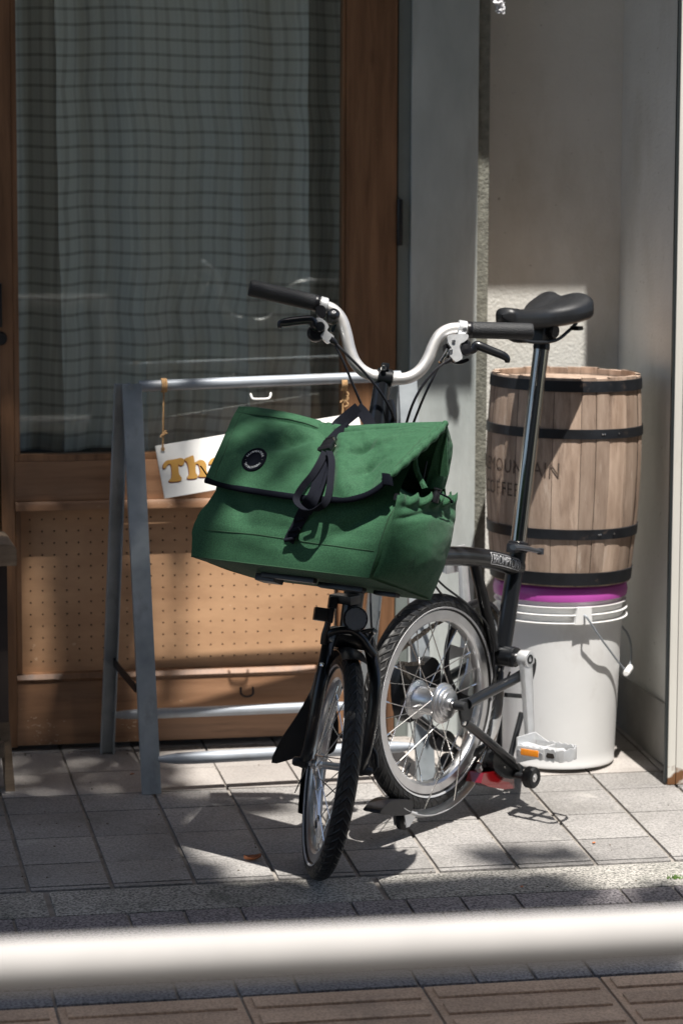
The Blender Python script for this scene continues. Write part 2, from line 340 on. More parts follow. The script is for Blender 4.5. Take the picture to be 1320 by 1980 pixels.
for k_,a_ in (('pail',((.35,.3,.24),5,.56,.72,.35,(1,1,.6),3)),('pail',((.3,.27,.23),90,.70,.73,.7,None,5)),('tile',((.10,.095,.085),3.2,.52,.70,.55,None,1)),('tile',((.42,.40,.37),11,.62,.72,.4,None,7)),('tile2',((.13,.115,.10),4,.52,.72,.5,None,2)),
    ('concrete',((.30,.32,.31),4,.5,.72,.6,(2.5,2.5,.5),4)),('concrete',((.25,.24,.22),60,.69,.73,.6,None,8)),('stucco',((.30,.29,.25),70,.64,.70,.75,None,3)),('stucco',((.48,.46,.40),3,.5,.7,.5,(1.6,1.6,.6),6)),
    ('wood',((.10,.045,.02),7,.55,.72,.7,(9,9,.7),5)),('woodh',((.13,.06,.03),7,.56,.72,.6,(.7,9,9),5)),('wood',((.55,.38,.24),40,.68,.72,.5,(1,1,1),9)),('woodh',((.62,.45,.32),45,.66,.70,.5,(1,1,1.4),9)),
    ('peg',((.30,.15,.08),5,.52,.72,.5,(1,1,.7),2)),('peg',((.72,.52,.36),38,.69,.72,.6,None,4)),('oak',((.16,.105,.075),6,.54,.68,.75,(6,6,.9),2)),('oak',((.62,.52,.44),9,.60,.72,.6,(5,5,1),8)),
    ('galv',((.20,.21,.21),14,.56,.68,.6,(1,1,.5),3)),('galvp',((.28,.27,.26),12,.56,.68,.6,None,3)),('barrelhoop',((.14,.10,.08),35,.60,.70,.6,None,3)),('barrelhoop',((.3,.3,.3),110,.70,.73,.8,None,6)),('cream',((.45,.36,.24),6,.60,.74,.35,(1,1,.5),4)),
    ('paver',((.33,.31,.29),6,.60,.72,.4,None,3)),('curb',((.07,.075,.06),7,.50,.66,.6,None,4)),('brown',((.16,.13,.10),5,.54,.70,.5,None,6)),('tagwhite',((.55,.5,.42),9,.62,.76,.4,None,2)),('tyre',((.07,.062,.052),10,.55,.70,.5,None,2))):
    if k_ in M: overlay(M[k_],*a_)
def text_mesh(body,size,ext=.0003,spacing=1.0,align='LEFT'):
    cu=bpy.data.curves.new('t','FONT');cu.body=body;cu.size=size;cu.extrude=ext;cu.space_character=spacing;cu.align_x=align;cu.resolution_u=3
    o=bpy.data.objects.new('t',cu);COL.objects.link(o);dg=bpy.context.evaluated_depsgraph_get();me=bpy.data.meshes.new_from_object(o.evaluated_get(dg))
    bpy.data.objects.remove(o);vs=[tuple(v.co) for v in me.vertices];fs=[tuple(p.vertices) for p in me.polygons];bpy.data.meshes.remove(me);bpy.data.curves.remove(cu)
    return vs,fs
# ------------------------------------------------------------------ ground
GN=nz((0,-SL,1));GY=nz((0,1,SL))
def gbox(mb,x0,x1,y0,y1,top,th,bev=.0015,dz=0):
    yc=(y0+y1)/2;c=np.array([(x0+x1)/2,yc,gz(yc)])+GN*(top-th/2+dz);mb.box(c,(x1-x0,y1-y0,th),((1,0,0),GY,GN),bev)
def gset(name,mb,m): o=mb.build(name,m);tag(o,kind='structure');return o
b=MB();b.bx(-40,40,-60,-3.6,-.6,-.30);gset('road',b,M['road'])
b=MB()
ys=[1.6,-1.6,-3.6]
b.prism([(1.6,gz(1.6)-.006),(-1.6,gz(-1.6)-.006),(-3.6,gz(-1.6)-.006),(-3.6,-.5),(1.6,-.5)],(-6,0,0),(0,1,0),(0,0,1),(1,0,0),12)
gset('pavement_bed',b,M['grout'])
rows=[.024,.165,.318,.472]
b=MB()
for k in range(-7,14):
    x0=-.529+.151*k
    for j in range(3):
        y0,y1=rows[j],rows[j+1];g=.0042
        dz=random.uniform(-.0006,.0006)
        if j==0:
            gbox(b,x0+g,x0+.151-g,y0+.018,y1-.001,0,.02,.0012,dz);gbox(b,x0+g,x0+.151-g,y0+.001,y0+.0165,-.0012,.02,.002,dz)
        else: gbox(b,x0+g,x0+.151-g,y0+.001,y1-.001,0,.02,.0012,dz)
    gbox(b,x0+.0035,x0+.151-.0035,.474,.580,0,.02,.0012,random.uniform(-.0005,.0005))
gset('tiled_paving',b,M['tile'])
b=MB()
yy=[.5855,.737,.889,1.05]
for k in range(-7,14):
    x0=-.529+.151*k
    for j in range(3): gbox(b,x0+.0022,x0+.151-.0022,yy[j]+.001,yy[j+1]-.001,0,.02,.001,random.uniform(-.0004,.0004))
gset('entrance_tiles',b,M['tile2'])
b=MB()
for k in range(-3,4): gbox(b,-.5+.6*k+.005,.1+.6*k-.004,-.117,.016,-.0005,.06,.008)
gset('kerb_strip',b,M['curb'])
def paver_rows(mb,edges,joints0,xr,ph):
    for r,(y1,y0) in enumerate(zip(edges[:-1],edges[1:])):
        x=xr[0]+ph[r%len(ph)];i=r*3
        while x<xr[1]:
            l=(.1,.1,.2,.1,.1,.2,.1)[(i)%7];i+=1
            gbox(mb,x+.0026,x+l-.0026,y0+.0024,y1-.0024,random.uniform(-.0012,.0006),.05,.0035);x+=l
b=MB()
paver_rows(b,[-.119,-.198,-.288,-.378,-.468],None,(-1.67,1.9),(.0,.05,.02,.07))
gset('paver_band',b,M['paver'])
b=MB();gbox(b,-1.7,1.95,-.545,-.118,-.009,.01,0);gset('paver_sand',b,mat('dark_joint_sand',(.035,.033,.03),.95,0,.3,80))
b=MB();paver_rows(b,[-.468,-.545],None,(-1.64,1.9),(.0,));gset('paver_edge_row',b,M['paver2'])
b=MB()
for k in range(-5,7):
    for j in range(5):
        x0=-.541+.3025*k;y1=-.548-.30*j;y0=y1-.297
        gbox(b,x0+.002,x0+.3,y0,y1,-.0015,.05,.003)
        for q in range(4): gbox(b,x0+.014,x0+.288,y1-.012-.073*q-.046,y1-.012-.073*q,.0032,.006,.0028)
gset('tactile_paving',b,M['brown'])
# fallen leaves
def leafmesh(sz,curl=.3,n=6):
    mb=MB();mb.grid(lambda u,v:(( u-.5)*sz*1.9, (v-.5)*sz*math.sin(PI*min(.98,max(.02,u)))**.8, curl*sz*((v-.5)**2*3+ (u-.5)**2*2)),n,4,thick=.0006);return mb
for i,(px,py,s_,a,lb) in enumerate(((488,1664,.018,.2,'curled brown dry leaf lying on the tile left of the front wheel'),(1008,1716,.006,1,'tiny orange leaf scrap on the dark pavers at the right'),(256,1498,.006,.5,'tiny orange scrap in the joint beside the metal stand leg'),(1147,1631,.006,.9,'faint orange leaf scrap on the sunlit tile at the right'))):
    q=G(px,py);o=leafmesh(s_,.5 if i==0 else .2).build('dry_leaf',M['dryleaf']);o.location=V3(q+GN*.001);o.rotation_euler=(R(4),0,a);tag(o,lb,'leaf','fallen leaf scraps on the paving')
b=MB()
for i in range(260):
    k=random.random()
    if k<.4: x,y=random.uniform(-.5,.85),random.gauss(.885,.012)
    elif k<.7: x,y=-.529+.151*random.randint(0,9)+random.gauss(0,.004),random.uniform(.03,.85)
    else: x,y=random.uniform(-.6,.8),random.uniform(-.1,.85)
    if y>.893: y=.885
    z=random.uniform(.0006,.0016);q=np.array([x,y,gz(y)+z*.6]);a=random.uniform(0,3)
    b.box(q,(z*2,z*1.5,z),((math.cos(a),math.sin(a),0),(-math.sin(a),math.cos(a),0),(0,0,1)))
tag(b.build('grit',mat('grit',(.16,.13,.10),.9,0,.5,300),smooth=False),'fine grit and crumbs scattered in the tile joints and along the door foot','grit',kind='stuff')
# moss tuft
b=MB();q=G(1305,1698)
for i in range(60):
    a=random.uniform(0,6.28);r_=random.uniform(0,.014);p=q+np.array([r_*math.cos(a)*1.4,r_*math.sin(a)*.6,0]);h=random.uniform(.003,.008)
    b.add([p+np.array([-.001,0,0]),p+np.array([.001,0,0]),p+np.array([random.uniform(-.004,.004),random.uniform(-.004,.004),h])],[(0,1,2)])
tag(b.build('moss_tuft',mat('moss',(.1,.2,.03),.8),smooth=False,recalc=False),'small green moss tuft in the paver joint at the right edge','moss')
# ------------------------------------------------------------------ building
def yq(px,py,y=.9): p=Yp(px,py,y);return p[0],p[2]
gxl=-.456;gxr=.2195;gzb=.690;zt=2.05
door=thing('shop_door','wooden door with tall curtained glass pane above a pegboard panel','door',(-.06,.92,.065))
b=MB();b.bx(-.496,gxl-.012,.90,.945,.075,zt,.002);b.build('stile',M['wood'],door)
b=MB();b.bx(gxr+.006,.334,.90,.945,.075,zt,.002);b.build('stile',M['wood'],door)
b=MB();b.bx(gxl-.0118,gxr+.0058,.9005,.944,.592,.674,.002);b.build('rail',M['woodh'],door)
b=MB();b.bx(gxl-.0118,gxr+.0058,.9005,.944,.078,.2115,.002);b.build('rail',M['woodh'],door)
b=MB()
b.bx(gxl-.0116,gxr+.0056,.9035,.94,.6742,gzb-.002,.002);b.bx(gxl-.0116,gxl,.9035,.94,gzb-.002,zt,.0015);b.bx(gxr,gxr+.0056,.9035,.94,gzb-.002,zt,.0015)
b.build('glazing_bead',M['wood'],door)
b=MB()
b.prism([(0,0),(0,.0175),(-.010,.0175),(-.016,.008),(-.016,0)],(gxl-.0116,.9005,.574),(0,1,0),(0,0,1),(1,0,0),gxr-gxl+.017)
b.build('ledge_moulding',M['woodh'],door)
b=MB()
b.bx(gxl-.0116,gxl,.902,.93,.2295,.573,.0015);b.bx(gxr-.006,gxr+.0056,.902,.93,.2295,.573,.0015)
b.prism([(0,0),(-.003,.006),(.004,.016),(.018,.018),(.018,0)],(gxl-.0116,.9,.2118),(0,1,0),(0,0,1),(1,0,0),gxr-gxl+.017)
b.build('panel_moulding',M['wood'],door)
# pegboard with real holes
pyb=.9185;p00=Yp(58.2,1005,pyb);p23=Yp(589.1,1262.8,pyb);px_=(p23[0]-p00[0])/23;pz_=(p00[2]-p23[2])/12
b=MB();nx=27;x_s=p00[0]-.6*px_;r_=.0021
vid={}
for i in range(0,int((gxr-p00[0])/px_)+1):
    for j in range(14):
        cx=p00[0]+i*px_;cz=p00[2]-j*pz_+ (0);h=px_/2;hz=pz_/2
        if cz-hz<.225: continue
        out=[(h,0),(h,hz),(0,hz),(-h,hz),(-h,0),(-h,-hz),(0,-hz),(h,-hz)]
        vs=[(cx+o[0],pyb,cz+o[1]) for o in out]+[(cx+r_*math.cos(k*PI/4),pyb,cz+r_*math.sin(k*PI/4)) for k in range(8)]+[(cx+r_*math.cos(k*PI/4),pyb+.005,cz+r_*math.sin(k*PI/4)) for k in range(8)]
        b.add(vs,[(k,(k+1)%8,8+(k+1)%8,8+k) for k in range(8)]+[(8+k,8+(k+1)%8,16+(k+1)%8,16+k) for k in range(8)])
xl=p00[0]-px_/2;xr=p00[0]+px_*(int((gxr-p00[0])/px_)+.5);zt_=p00[2]+pz_/2
zb_=zt_-pz_*13
while zb_<.2249: zb_+=0.0;break
b.add([(gxl-.01,pyb,.2),(xl,pyb,.2),(xl,pyb,.6),(gxl-.01,pyb,.6)],[(0,1,2,3)]);b.add([(xl,pyb,zt_),(xr,pyb,zt_),(xr,pyb,.6),(xl,pyb,.6)],[(0,1,2,3)])
b.build('pegboard_panel',M['peg'],door,smooth=False,recalc=False)
zlow=p00[2]-pz_*12-pz_/2
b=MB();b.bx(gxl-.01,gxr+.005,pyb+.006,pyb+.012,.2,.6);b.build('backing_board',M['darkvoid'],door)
b=MB();b.bx(gxl-.009,gxr+.004,pyb-.0005,pyb+.003,.2,zlow-.0001);b.build('panel_base',M['peg'],door)
b=MB();b.bx(gxl-.006,gxr+.003,.925,.929,gzb-.004,zt-.01);b.build('window_pane',M['glass'],door)
# floor bolt ring on lower rail
q=Yp(478,1335,.892);b=MB();b.tube(sm([q+np.array([-.013,.006,.006]),q+np.array([-.012,0,-.008]),q+np.array([0,-.002,-.013]),q+np.array([.012,0,-.008]),q+np.array([.013,.006,.006])],6),.0022,8);b.build('pull_ring',M['blacksat'],door)
# paint scuffs near the bottom
b=MB()
for i in range(46):
    px=random.choice([random.uniform(45,125),random.uniform(50,120),random.uniform(235,262)]);py=random.uniform(1385,1440);q=Yp(px,py,.9);l=random.uniform(.001,.008);a=random.uniform(-.8,.5);h=.0005
    b.box(q+np.array([0,-.0005,0]),(l,.0004,h*random.uniform(1,3)),((math.cos(a),0,math.sin(a)),(0,1,0),(-math.sin(a),0,math.cos(a))))
b.build('scuff_marks',mat('scuffed_wood',(.6,.45,.33),.8),door,smooth=False)
# dead leaf / neighbour leaf of the double door
d2=thing('door_leaf','edge of the second wooden door leaf at the left side of the picture','door',(-.7,.92,.065))
b=MB();b.bx(-1.0,-.499,.903,.945,.075,zt,.002);b.build('panel',M['wood'],d2)
q=Yp(2,655,.89);b=MB();b.lathe([(0,0),(.012,0),(.014,.004),(.014,.02),(0,.02)],q,(0,1,0),20);b.build('lock_cylinder',M['blacksat'],d2)
q=Yp(2,590,.89);b=MB();b.box(q+np.array([-.004,0,0]),(.012,.02,.09),None,.003);b.build('handle',M['blacksat'],d2)
# curtain
def cur():
    mb=MB();nu,nv=260,90;W=.73;H=1.42
    def folds(u,z):
        t=(z-.66)/H;ph_=u*40+1.6*math.sin(u*9)+.8*t;f=.030*(abs(math.sin(ph_*.5))**.7*2-1)+.009*math.sin(u*101+2.0*t+3*math.sin(u*5))+.008*math.sin(u*21-1.5*t)
        f*=.6+.5*noise.noise(Vector((u*4,z*1.2,3)))+.3
        if t<.45: f+=.012*(.45-t)*noise.noise(Vector((u*14,z*9,7)))*2
        return f
    vs=[];uv=[]
    for j in range(nv+1):
        z=.678+H*j/nv+0;cl=0;last=None
        for i in range(nu+1):
            u=i/nu*W;x=-.478+u+.006*noise.noise(Vector((u*6,z*2,1)));y=1.0+folds(u,z)
            zz=z+.008*math.sin(u*4+.6)+.004*noise.noise(Vector((u*12,z*3,5)))
            if last is not None: cl+=math.hypot(x-last[0],y-last[1])
            last=(x,y);vs.append((x,y,zz));uv.append((cl*1.0,z))
    Wn=nu+1;fs=[(j*Wn+i,j*Wn+i+1,(j+1)*Wn+i+1,(j+1)*Wn+i) for j in range(nv) for i in range(nu)]
    mb.add(vs,fs,uv);return mb
tag(cur().build('curtain',M['plaid'],ang=80,recalc=False),'grey plaid curtain hanging in folds behind the door glass','curtain')
# walls
bw=MB();bw.bx(-1.0,.50,1.9,1.95,0,2.3);bw.bx(-1.05,-1.0,.95,1.95,0,2.3);bw.bx(-1.0,.5,.9455,1.9,2.051,2.1);tag(bw.build('interior_wall',M['void_room']),kind='structure')
j=thing('door_jamb','grey green metal jamb between the wooden door and the concrete pillar','jamb',(.35,.92,.066))
b=MB();b.bx(.3375,.3645,.907,.97,.066,zt+.3,.0015);b.build('post',M['jamb'],j)
q=Yp(772,430,.9);b=MB();b.lathe([(0,0),(.0055,.001),(.0065,.004),(.0065,.094),(.0055,.097),(0,.098)],(q[0],.8985,q[2]-.049),(0,0,1),14);b.lathe([(.0068,.03),(.0072,.031),(.0072,.033),(.0068,.034)],(q[0],.8985,q[2]-.049),(0,0,1),14);b.build('hinge',M['blacksat'],j)
pl=thing('concrete_pillar','pale painted concrete pillar between the door and the stucco recess','pillar',(.45,1.0,.066))
b=MB();b.bx(.3648,.508,.9,1.3,.06,3.2,.003);b.build('face',M['concrete'],pl)
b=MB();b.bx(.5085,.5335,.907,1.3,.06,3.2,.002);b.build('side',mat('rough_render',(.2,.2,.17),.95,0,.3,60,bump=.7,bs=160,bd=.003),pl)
rw=thing('stucco_recess','cream stucco walls of the recess behind the wooden barrel','wall',(.7,1.0,.07))
b=MB();b.bx(.534,.90,1.0,1.2,.05,3.2);b.build('rear_wall',M['stucco'],rw)
b=MB();b.bx(.85,1.2,.505,.9998,.05,3.2);b.build('side_wall',M['stucco'],rw)
b=MB();b.bx(.842,.8502,.505,.9995,.05,.178,.002);b.bx(.534,.842,.992,1.0002,.05,.178,.002);b.build('skirting',M['skirt'],rw)
cb=thing('enamelled_cabinet','tall cream metal cabinet with rusty foot at the right edge','cabinet',(1.0,.5,.035))
b=MB();b.bx(.812,.8285,.481,.504,.036,3.1,.002);b.bx(.8292,1.25,.4805,.504,.036,3.1,.003);b.build('door_panel',M['cream'],cb)
b=MB();b.bx(.8065,.8115,.4835,.4925,.04,3.1,.001);b.build('edge_seal',mat('dark_seal',(.02,.026,.028),.5),cb)
# awnings (out of frame above) and the building above them
aw=thing('entrance_awning','flat awning slab over the wooden door','awning',(-1,.5,2.3))
tn=math.tan(R(EL))/math.cos(math.atan2(.02,math.cos(R(EL))))
ye=.9-(2.3-.800)/tn
b=MB();b.bx(-4,.532,ye,1.0,2.3,2.42);b.bx(-4,-1.0,.9,1.0,0,2.3);b.build('slab',M['concrete'],aw)
ye2=1.0-(2.3-1.008)/tn
b=MB();b.bx(.533,1.3,ye2,1.1,2.3,2.42);b.build('slab',M['concrete'],aw)
bu=thing('upper_storey','plain upper storey wall above the awning','building',(0,1.5,2.43))
b=MB();b.bx(-6,6,1.01,4,2.43,7);b.build('wall',M['street_wall'],bu)
# opposite side of the street (seen only in reflections)
ob=thing('facing_building','dark facade across the street seen only as a reflection in the glass','building',(0,-12,-.3))
b=MB();b.bx(-14,14,-15,-12,-.3,19);b.build('wall',M['street_wall'],ob)
for i in range(6):
    for k in range(2):
        b=MB();b.bx(-11+i*4,-8.6+i*4,-12,-11.93,.6+k*3.4,2.6+k*3.4);b.build('window',mat('shop_window',(.03,.035,.04),.1) if i+k==0 else bpy.data.materials['shop_window'],ob)
b=MB();b.bx(-14,14,-11.99,-11.9,2.8,3.2);b.build('fascia',mat('pale_fascia',(.4,.4,.4),.6),ob)
# ------------------------------------------------------------------ guard rail in front of the lens
gr=thing('guard_rail','blurred white tubular guard rail crossing the bottom foreground','guard rail',(-1.1,-3.0,-.12))
A=Zp(0,1870,.76);B=Zp(1320,1804,.76);d=B-A;P0=A-d*1.2;P1=B+d*1.0
b=MB();b.tube([P0+(P1-P0)*i/6 for i in range(7)],.0198,24);b.build('top_tube',M['white_rail'],gr)
b=MB();b.tube([P0+(P1-P0)*i/6-np.array([0,0,.42]) for i in range(7)],.0243,24);b.build('lower_tube',M['white_rail'],gr)
for q in (P0,P1):
    b=MB();b.tube([q+np.array([0,0,.0]),q-np.array([0,0,.9])],.03,16);b.build('post',M['white_rail'],gr)
# ------------------------------------------------------------------ street tree whose crown dapples the scene
def shade(x,y):
    n1=noise.noise(Vector((x*6,y*6,0)));n2=noise.noise(Vector((x*14,y*14,4)))
    s=0
    # left foreground in shade
    if x<-.20+.02*n1 and y<.575: s=1
    if -.22<x<-.06 and .22<y<.52: s=max(s,.46+.3*n2)
    if -.22<x<-.0 and .40<y<.56: s=max(s,.62+.3*n2)
    if x<-.02 and y<.02: s=1
    if y<-.02 and x<.42+.08*n1: s=max(s,.92)
    if y<-.2 and x<.36: s=max(s,.93+.2*n2)
    if y<-.1 and x>=.36: s=max(s,.62+.7*n2)
    if y<-.55: s=max(s,.85+.25*n2)
    if x<-.15 and .575<=y<.95: s=max(s,.62+.5*n2)
    if x<-.15 and .95<=y<1.5:
        s=max(s,.6+.55*noise.noise(Vector((x*13,y*3,9))))
    if y>.95 and y<1.5 and -.15<=x<-.05: s=.45
    if .34<x<.54 and .03<y<.13: s=.66+.3*n2
    if x<-.7: s=.9
    return s
tr=thing('street_tree','leafy street tree whose crown dapples the sunlight','tree',(-4.2,-3.4,-.2))
b=MB();b.tube(sm([(-4.2,-3.4,-.3),(-4.15,-3.3,1.6),(-3.9,-3.2,3.6),(-3.2,-3.0,5.4),(-2,-2.8,6.8)],6),[.13-.0035*i for i in range(25)],12)
for e in ((-1,-2.6,7.4),(-.3,-3.4,7.2),(-2.6,-1.8,7.2),(.4,-2.4,7)): b.tube(sm([(-3.2,-3.0,5.4),((-3.2+e[0])/2,(-3+e[1])/2,6.5),e],6),[.05-.003*i for i in range(13)],8)
b.build('trunk',M['bark'],tr)
vs=[];fs=[]
def leafq(P,s_):
    n=nz([random.gauss(0,.5),random.gauss(-.25,.5),1]);a=nz(np.cross(n,[random.gauss(0,1),random.gauss(0,1),.1]));c=np.cross(n,a);o=len(vs)
    vs.extend([P-a*s_,P-a*s_*.3+c*s_*.45,P+a*s_*.4+c*s_*.4,P+a*s_,P+a*s_*.4-c*s_*.4,P-a*s_*.3-c*s_*.45]);fs.append(tuple(range(o,o+6)))
TSn=np.array(TS)
st=.03
x=-1.4
while x<1.5:
    y=-1.3
    while y<1.6:
        s_=shade(x,y)
        dens=3.6*max(0,s_)**3 if s_>0 else 0
        k=int(dens)+(random.random()<dens-int(dens))
        for q in range(k):
            P=np.array([x+random.uniform(-.5,.5)*st,y+random.uniform(-.5,.5)*st,gz(y)])+TSn*random.uniform(6,9);leafq(P,random.uniform(.035,.06))
        y+=st
    x+=st
x=-5.
while x<5.:
    y=-7.
    while y<1.:
        inside=-1.4<x<1.5 and -1.3<y<1.6;gap=-2.3<x<.9 and -3.9<y<-1.7
        if not inside and not gap and noise.noise(Vector((x*.9,y*.9,2)))>-.25:
            for q in range(3):
                P=np.array([x+random.uniform(-.08,.08),y+random.uniform(-.08,.08),gz(y)])+TSn*random.uniform(6.2,9);leafq(P,random.uniform(.08,.11))
        y+=.13
    x+=.13
for i in range(2500):
    P=np.array([random.gauss(-3,.9),random.gauss(-3.4,.9),random.gauss(7.2,.7)])
    h=P-TSn*(P[2]/TSn[2])
    if h[0]>-1.4 and h[1]>-1.4 : continue
    leafq(P,random.uniform(.04,.07))
mb=MB();mb.add(vs,fs);mb.build('crown',M['leaf'],tr,smooth=False,recalc=False)
# ------------------------------------------------------------------ sign stand
X=np.array([1.,0,0]);Y=np.array([0,1.,0]);Z=np.array([0,0,1.])
st=thing('sign_stand','galvanised folding A frame stand left of and behind the folding bike','sign stand',(.04,.7,.05))
rail_y=.708
tl=Yp(252,747,rail_y);trr=Yp(783,727,rail_y)
def bar(mb,p0,p1,w_,t_,out=(0,1,0),lip=.012):
    p0=np.array(p0,float);p1=np.array(p1,float);ax=nz(p1-p0);o=nz(np.array(out)-ax*(np.array(out)@ax));s_=np.cross(ax,o);L_=np.linalg.norm(p1-p0);c=(p0+p1)/2
    mb.box(c,(w_,t_,L_),(s_,o,ax),.001)
    if lip:
        mb.box(c+s_*(w_/2-t_/2)+o*(lip/2+t_/2-.0003),(t_,lip,L_-.002),(s_,o,ax),.0008);mb.box(c-s_*(w_/2-t_/2)+o*(lip/2+t_/2-.0003),(t_,lip,L_-.002),(s_,o,ax),.0008)
fl=G(294,1536);fr=G(824,1509);bl=G(206,1454);bl[1]=.868;bl[2]=gz(.868);brg=np.array([.25,.868,gz(.868)])
for a_,c_,wd,dy,lb in ((tl+X*.002,fl,.038,-.012,0),(trr+X*.002,fr,.038,-.012,0)):
    b=MB();bar(b,c_,a_+np.array([0,dy,.006]),wd,.003,(0,1,0));b.build('leg',M['galv'],st)
for a_,c_ in ((tl-X*.016,bl),(trr-X*.012,brg)):
    b=MB();bar(b,c_,a_+np.array([0,.016,.004]),.029,.003,(0,-1,0));b.build('leg',M['galv'],st)
b=MB();b.tube([tl+X*.018,trr-X*.01],.0112,20);b.build('top_rail',M['galvp'],st)
b=MB();b.tube([tl+np.array([.0,-.018,0]),tl+np.array([.0,.024,0])],.006,12);b.build('pivot',M['galv'],st)
def lerp(a,b_,t): return np.array(a)*(1-t)+np.array(b_)*t
tt=(Yp(300,1466,.59)[2]-fl[2])/(tl[2]-fl[2]);q0=lerp(fl,tl,tt);q1=lerp(fr,trr,tt)
b=MB();b.tube([q0+X*.016,q0+X*.03,q0+X*.055,q0+X*.09,q1-X*.09,q1-X*.055,q1-X*.02],[.006,.008,.0115,.0125,.0125,.0115,.006],18);b.build('lower_rail',M['galvp'],st)
tt=(Yp(215,1381,.86)[2]-bl[2])/(tl[2]-bl[2]);q0=lerp(bl,tl,tt);q1=lerp(brg,trr,tt)
b=MB();b.tube([q0+X*.006,q0+X*.03,q0+X*.055,q0+X*.09,q1-X*.09,q1-X*.055,q1-X*.02],[.006,.009,.0105,.011,.011,.0105,.006],18);b.build('lower_rail',M['galvp'],st)
q0=Yp(217,1276,.85);q1=Yp(263,1331,.62);b=MB();b.box((q0+q1)/2,(.003,.018,np.linalg.norm(q1-q0)),(X,nz(np.cross(nz(q1-q0),X)),nz(q1-q0)),.001);b.build('spreader',M['blacksat'],st)
q=Yp(505,772,rail_y-.01);b=MB();b.tube(sm([q+np.array([-.022,0,.012]),q+np.array([-.019,-.004,.003]),q+np.array([-.012,-.006,.001]),q+np.array([.012,-.006,.0015]),q+np.array([.018,-.004,.006]),q+np.array([.0195,0,.013])],5),.0023,8);b.build('hook_handle',M['tagwhite'],st)
# hanging sign board
sy=.696
sg=thing('hanging_sign','white wooden sign board with ochre letters hanging by twine from the stand','sign',Yp(500,900,sy))
TLc=Yp(300,862,sy);nB=nz(-Y+.24*Z);SPn=lambda px,py,o=0:plane(px,py,TLc+nB*o,nB);TRc=SPn(693,797);BLc=SPn(320,964);sx=nz(TRc-TLc);sz=nz(np.cross(sx,-nB));
if sz[2]<0: sz=-sz
Wd=np.linalg.norm(TRc-TLc);Hd=.108
b=MB();b.box(TLc+sx*Wd/2-sz*Hd/2-nB*.003,(Wd,.0055,Hd),(sx,-nB,sz),.0016);b.build('board',M['tagwhite'],sg)
def letter(pts,dx,dy,yoff,m,name,th=.0016):
    P=[SPn(290+(x+dx)/7.333,720+(y+dy)/7.333,-yoff) for x,y in pts];c=sum(P)/len(P)
    P=sm(P,3,True);zB=np.cross(X,-nB);q=[((p-c)@X,(p-c)@zB) for p in P];b=MB();b.prism(q,c,X,zB,nB,th);b.build(name,m,sg,ang=60)
LT=[(185,1340),(195,1290),(240,1250),(330,1235),(430,1215),(472,1225),(490,1260),(480,1300),(450,1325),(415,1312),(403,1300),(410,1400),(418,1450),(450,1495),(440,1535),(370,1550),(285,1552),(270,1530),(305,1490),(310,1400),(300,1312),(275,1300),(245,1320),(225,1355),(200,1365)]
LH=[(492,1225),(560,1195),(612,1178),(628,1230),(640,1275),(700,1242),(765,1255),(800,1310),(803,1400),(830,1440),(805,1480),(705,1482),(690,1460),(712,1420),(700,1330),(672,1295),(648,1320),(652,1420),(675,1460),(662,1500),(548,1512),(530,1482),(555,1440),(543,1330),(520,1268),(493,1250)]
LA=[(835,1300),(850,1250),(900,1212),(980,1210),(1030,1260),(1032,1420),(1060,1450),(1000,1482),(860,1480),(832,1430),(860,1380),(940,1350),(935,1290),(890,1275),(868,1305)]
for nm,pt in (('letter_t',LT),('letter_h',LH),('letter_a',LA)):
    letter(pt,-9,13,-.0001,M['maroon'],nm,.0005);letter(pt,0,0,-.0007,M['ochre'],nm,.0007)
for k,(px,py0,py1) in enumerate(((317,745,868),(664,742,805))):
    p0=Yp(px,py0,rail_y);p1=SPn(px-2,py1,.002);b=MB()
    N_=60;pts=[]
    for s_ in (0,PI):
        pts=[lerp(p0-Z*.01,p1,i/N_)+.0011*np.array([math.cos(i*1.1+s_),math.sin(i*1.1+s_),0]) for i in range(N_+1)];b.tube(pts,.0012,5)
    for i in range(3): b.tube([p0+X*(-.004+.004*i)+.0128*np.array([0,math.cos(t),math.sin(t)])for t in np.linspace(0,2*PI,15)[:-1]],.0021,6,closed=True)
    q=lerp(p0,p1,.78 if k==0 else .5);
    for e in ((.007,-.002,.009),(.009,-.004,.003),(-.006,-.003,-.005)): b.tube([q,q+np.array(e)*.6+Z*.002,q+np.array(e)],[.0022,.002,.0014],6)
    b.lathe([(0,-.004),(.0035,-.002),(.0038,.001),(0,.004)],q,(0,0,1),8)
    if k==1:
        for t_ in (.3,.42,.6): 
            qq=lerp(p0,p1,t_);b.tube(sm([qq,qq+np.array([.006,-.003,.004]),qq+np.array([.010,-.004,-.003]),qq+np.array([.003,-.003,-.007])],4),.0016,6)
    b.lathe([(.0012,-.0005),(.0042,-.0005),(.0042,.0004)],p1-Y*.001,(0,1,0),12)
    b.build('twine',M['rope'],sg)
b=MB();b.lathe([(0,0),(.0034,0),(.0034,.0003),(0,.0003)],SPn(315,867,.0001),nB,14);b.build('hole',M['darkvoid'],sg)
